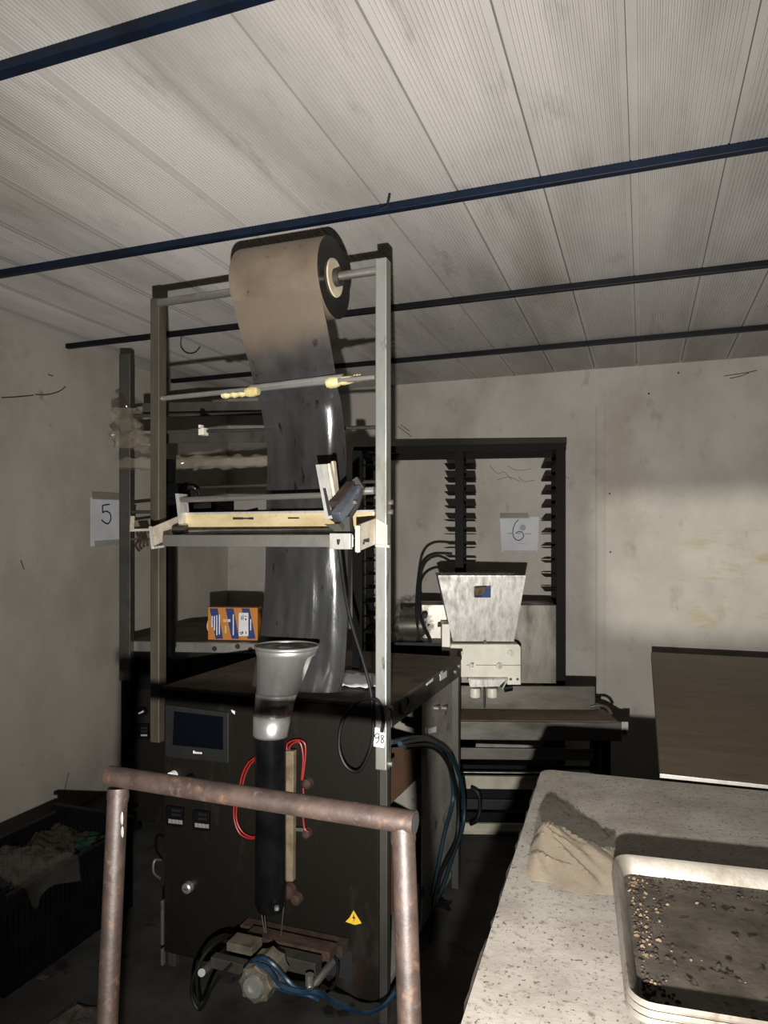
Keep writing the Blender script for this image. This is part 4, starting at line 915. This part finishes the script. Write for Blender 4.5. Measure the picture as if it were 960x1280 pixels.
lgA, lgA2 = AQ(147.5, 985, Y=0), AQ(134, 1280, Y=-.05)
lgB, lgB2 = AQ(504, 1035, Y=0), AQ(512, 1280, Y=-.05)
for (a_, b_) in ((lgA, lgA2), (lgB, lgB2)):
    t_ = (.16 - a_.z) / (b_.z - a_.z); e_ = a_.lerp(b_, t_)
    pipe([a_ + Vector((0, 0, .0)), a_.lerp(b_, .5), e_], PR).build('leg', 'rust', tq, smooth=True)
    cc = a_ + Vector((0, 0, -.014))
    MB().tube([a_ + Vector((0, 0, .0)), cc, a_ + Vector((0, 0, -.024))], [PR * 1.05, PR * 1.12, PR * 1.0], 16).build('weld_bead', 'rust', tq, smooth=True)
    for y_ in (.0, -.55):
        w0 = Vector((e_.x, e_.y + y_ + .03 * (y_ < 0), .06))
        wh = MB().tube([w0 + Vector((-.018, 0, 0)), w0 + Vector((.018, 0, 0))], .06, 20).build('wheel', 'black', tq, smooth=True)
    MB().box(e_.x - .02, e_.x + .02, e_.y - .58, e_.y + .02, .12, .16).build('base_rail', 'rust', tq)
eA = lgA.lerp(lgA2, (.16 - lgA.z) / (lgA2.z - lgA.z)); eB = lgB.lerp(lgB2, (.16 - lgB.z) / (lgB2.z - lgB.z))
MB().box(eA.x + .02, eB.x - .02, eA.y - .02, eA.y + .02, .121, .159).box(eA.x + .02, eB.x - .02, eA.y - .58, eA.y - .54, .121, .159).build('base_cross', 'rust', tq)
for (x, y, h_) in ((152.5, 1023, 9), (153, 1040, 7)):
    p_ = AQ(x, y, Y=-.0145); MB().loft([circ(p_, .0025, 8, 'y', .004 + h_ * .0008), circ(p_ + Vector((0, -.001, 0)), .002, 8, 'y', .003 + h_ * .0006)]).build('paint_spot', 'innerg', tq)

# ================================================================= BLACK CRATE WITH PLASTIC SCRAP
cr0 = Vector((-1.95, 2.36, 0)); FCR = Frame((cr0.x, cr0.y), 0); AR = FCR.at
ck = thing('plastic_crate', FCR, 'black slatted plastic crate full of plastic scrap on the floor by the wall', 'crate')
CW, CD, CHH = .40, .62, .32
MB().box(-CW, 0, -CD, 0, .0, .012).build('crate_base', 'black', ck)
def wallslats(axis, c, a, b, z0, z1, name):
    mb = MB(); nsl = int((b - a) / .022)
    for i in range(nsl + 1):
        p_ = a + (b - a) * i / nsl
        if axis == 'x': mb.box(c - .004, c + .004, p_ - .0055, p_ + .0055, z0, z1)
        else: mb.box(p_ - .0055, p_ + .0055, c - .004, c + .004, z0, z1)
    for z in (z0, (z0 + z1) / 2 - .01, z1 - .045):
        hgt = .02 if z > z0 else .04
        hgt = .045 if z == z1 - .045 else hgt
        if axis == 'x': mb.box(c - .005, c + .005, a, b, z, z + hgt)
        else: mb.box(a, b, c - .005, c + .005, z, z + hgt)
    return mb.build(name, 'black', ck)
wallslats('x', -.006, -CD + .006, -.006, .012, CHH, 'side_wall'); wallslats('x', -CW + .006, -CD + .006, -.006, .012, CHH, 'side_wall')
wallslats('y', -.006, -CW + .012, -.012, .012, CHH + .03, 'end_wall'); wallslats('y', -CD + .006, -CW + .012, -.012, .012, CHH + .03, 'end_wall')
MB().box(-CW - .01, .01, -.016, .012, CHH + .028, CHH + .045).box(-CW - .01, .01, -CD - .012, -CD + .016, CHH + .028, CHH + .045).box(-.012, .012, -CD, 0, CHH - .005, CHH + .012).box(-CW - .012, -CW + .012, -CD, 0, CHH - .005, CHH + .012).build('rim', 'black', ck, bevel=.003)
def scrap(x0, x1, y0, y1, z, mat, label, st=.0075):
    G = []      # every layer follows the same crumpled surface, so the layers lie on each other without crossing
    for i in range(int(round((y1 - y0) / st)) + 1):
        row = []
        for j in range(int(round((x1 - x0) / st)) + 1):
            p_ = Vector(((round(x0 / st) + j) * st, (round(y0 / st) + i) * st, z)); q_ = Vector((p_.x, p_.y, .25))
            d_ = nvec(q_ * 13 + Vector((2, 0, 0))) * .034 + nvec(q_ * 34 + Vector((0, 2, 0))) * .017
            row.append(p_ + Vector((d_.x * .4, d_.y * .4, d_.z)))
        G.append(row)
    return tag(MB().grid(G).build('plastic_scrap', mat, smooth=True), label, 'plastic scrap', 'plastic scrap in the black crate')
wx, wy = cr0.x, cr0.y
scrap(wx - .34, wx - .05, wy - .52, wy - .22, .298, 'clear', 'clear crumpled plastic film filling the black crate')
scrap(wx - .35, wx - .04, wy - .56, wy - .045, .290, 'brownfilm', 'brownish plastic film lying deeper in the black crate')
scrap(wx - .17, wx - .05, wy - .195, wy - .06, .298, 'greenp', 'dark green plastic scrap at the crate end')
G = []
for i in range(15):
    t = i / 14; row = []
    for j in range(21):
        s_ = j / 20
        a_ = Vector((wx - .30 + .36 * s_, wy - .56 + .22 * t, .335 + .02 * math.sin(s_ * 3)))
        if s_ > .78: a_.x = wx - .30 + .36 * .78 + .04 + (s_ - .78) * .15; a_.z = .346 - (s_ - .78) * .28
        a_ += nvec(a_ * 9) * .035 + nvec(a_ * 22) * .008
        row.append(a_)
    G.append(row)
tag(MB().grid(G).build('plastic_bag', 'clear', smooth=True), 'clear plastic bag hanging over the black crate rim', 'bag')
# litter on the floor
for (x, y, s_, lab) in ((98, 1272, .07, 'crumpled dark litter on the floor by the trolley leg'), (53, 1222, .018, 'small dark scrap on the floor before the crate')):
    c = onz(x, y, .0); G = []
    for i in range(9):
        row = []
        for j in range(9):
            p_ = c + Vector(((j / 8 - .5) * s_ * 2, (i / 8 - .5) * s_ * 1.6, 0)); r_ = max(abs(j - 4), abs(i - 4)) / 4
            p_.z = .002 + (1 - r_) * s_ * .5 * (1 + .8 * noise.noise(p_ * 30)); p_ += Vector((noise.noise(p_ * 20), noise.noise(p_ * 23), 0)) * s_ * .12
            row.append(p_)
        G.append(row)
    tag(MB().grid(G).build('litter', 'edge', solid=.0008), lab, 'litter')
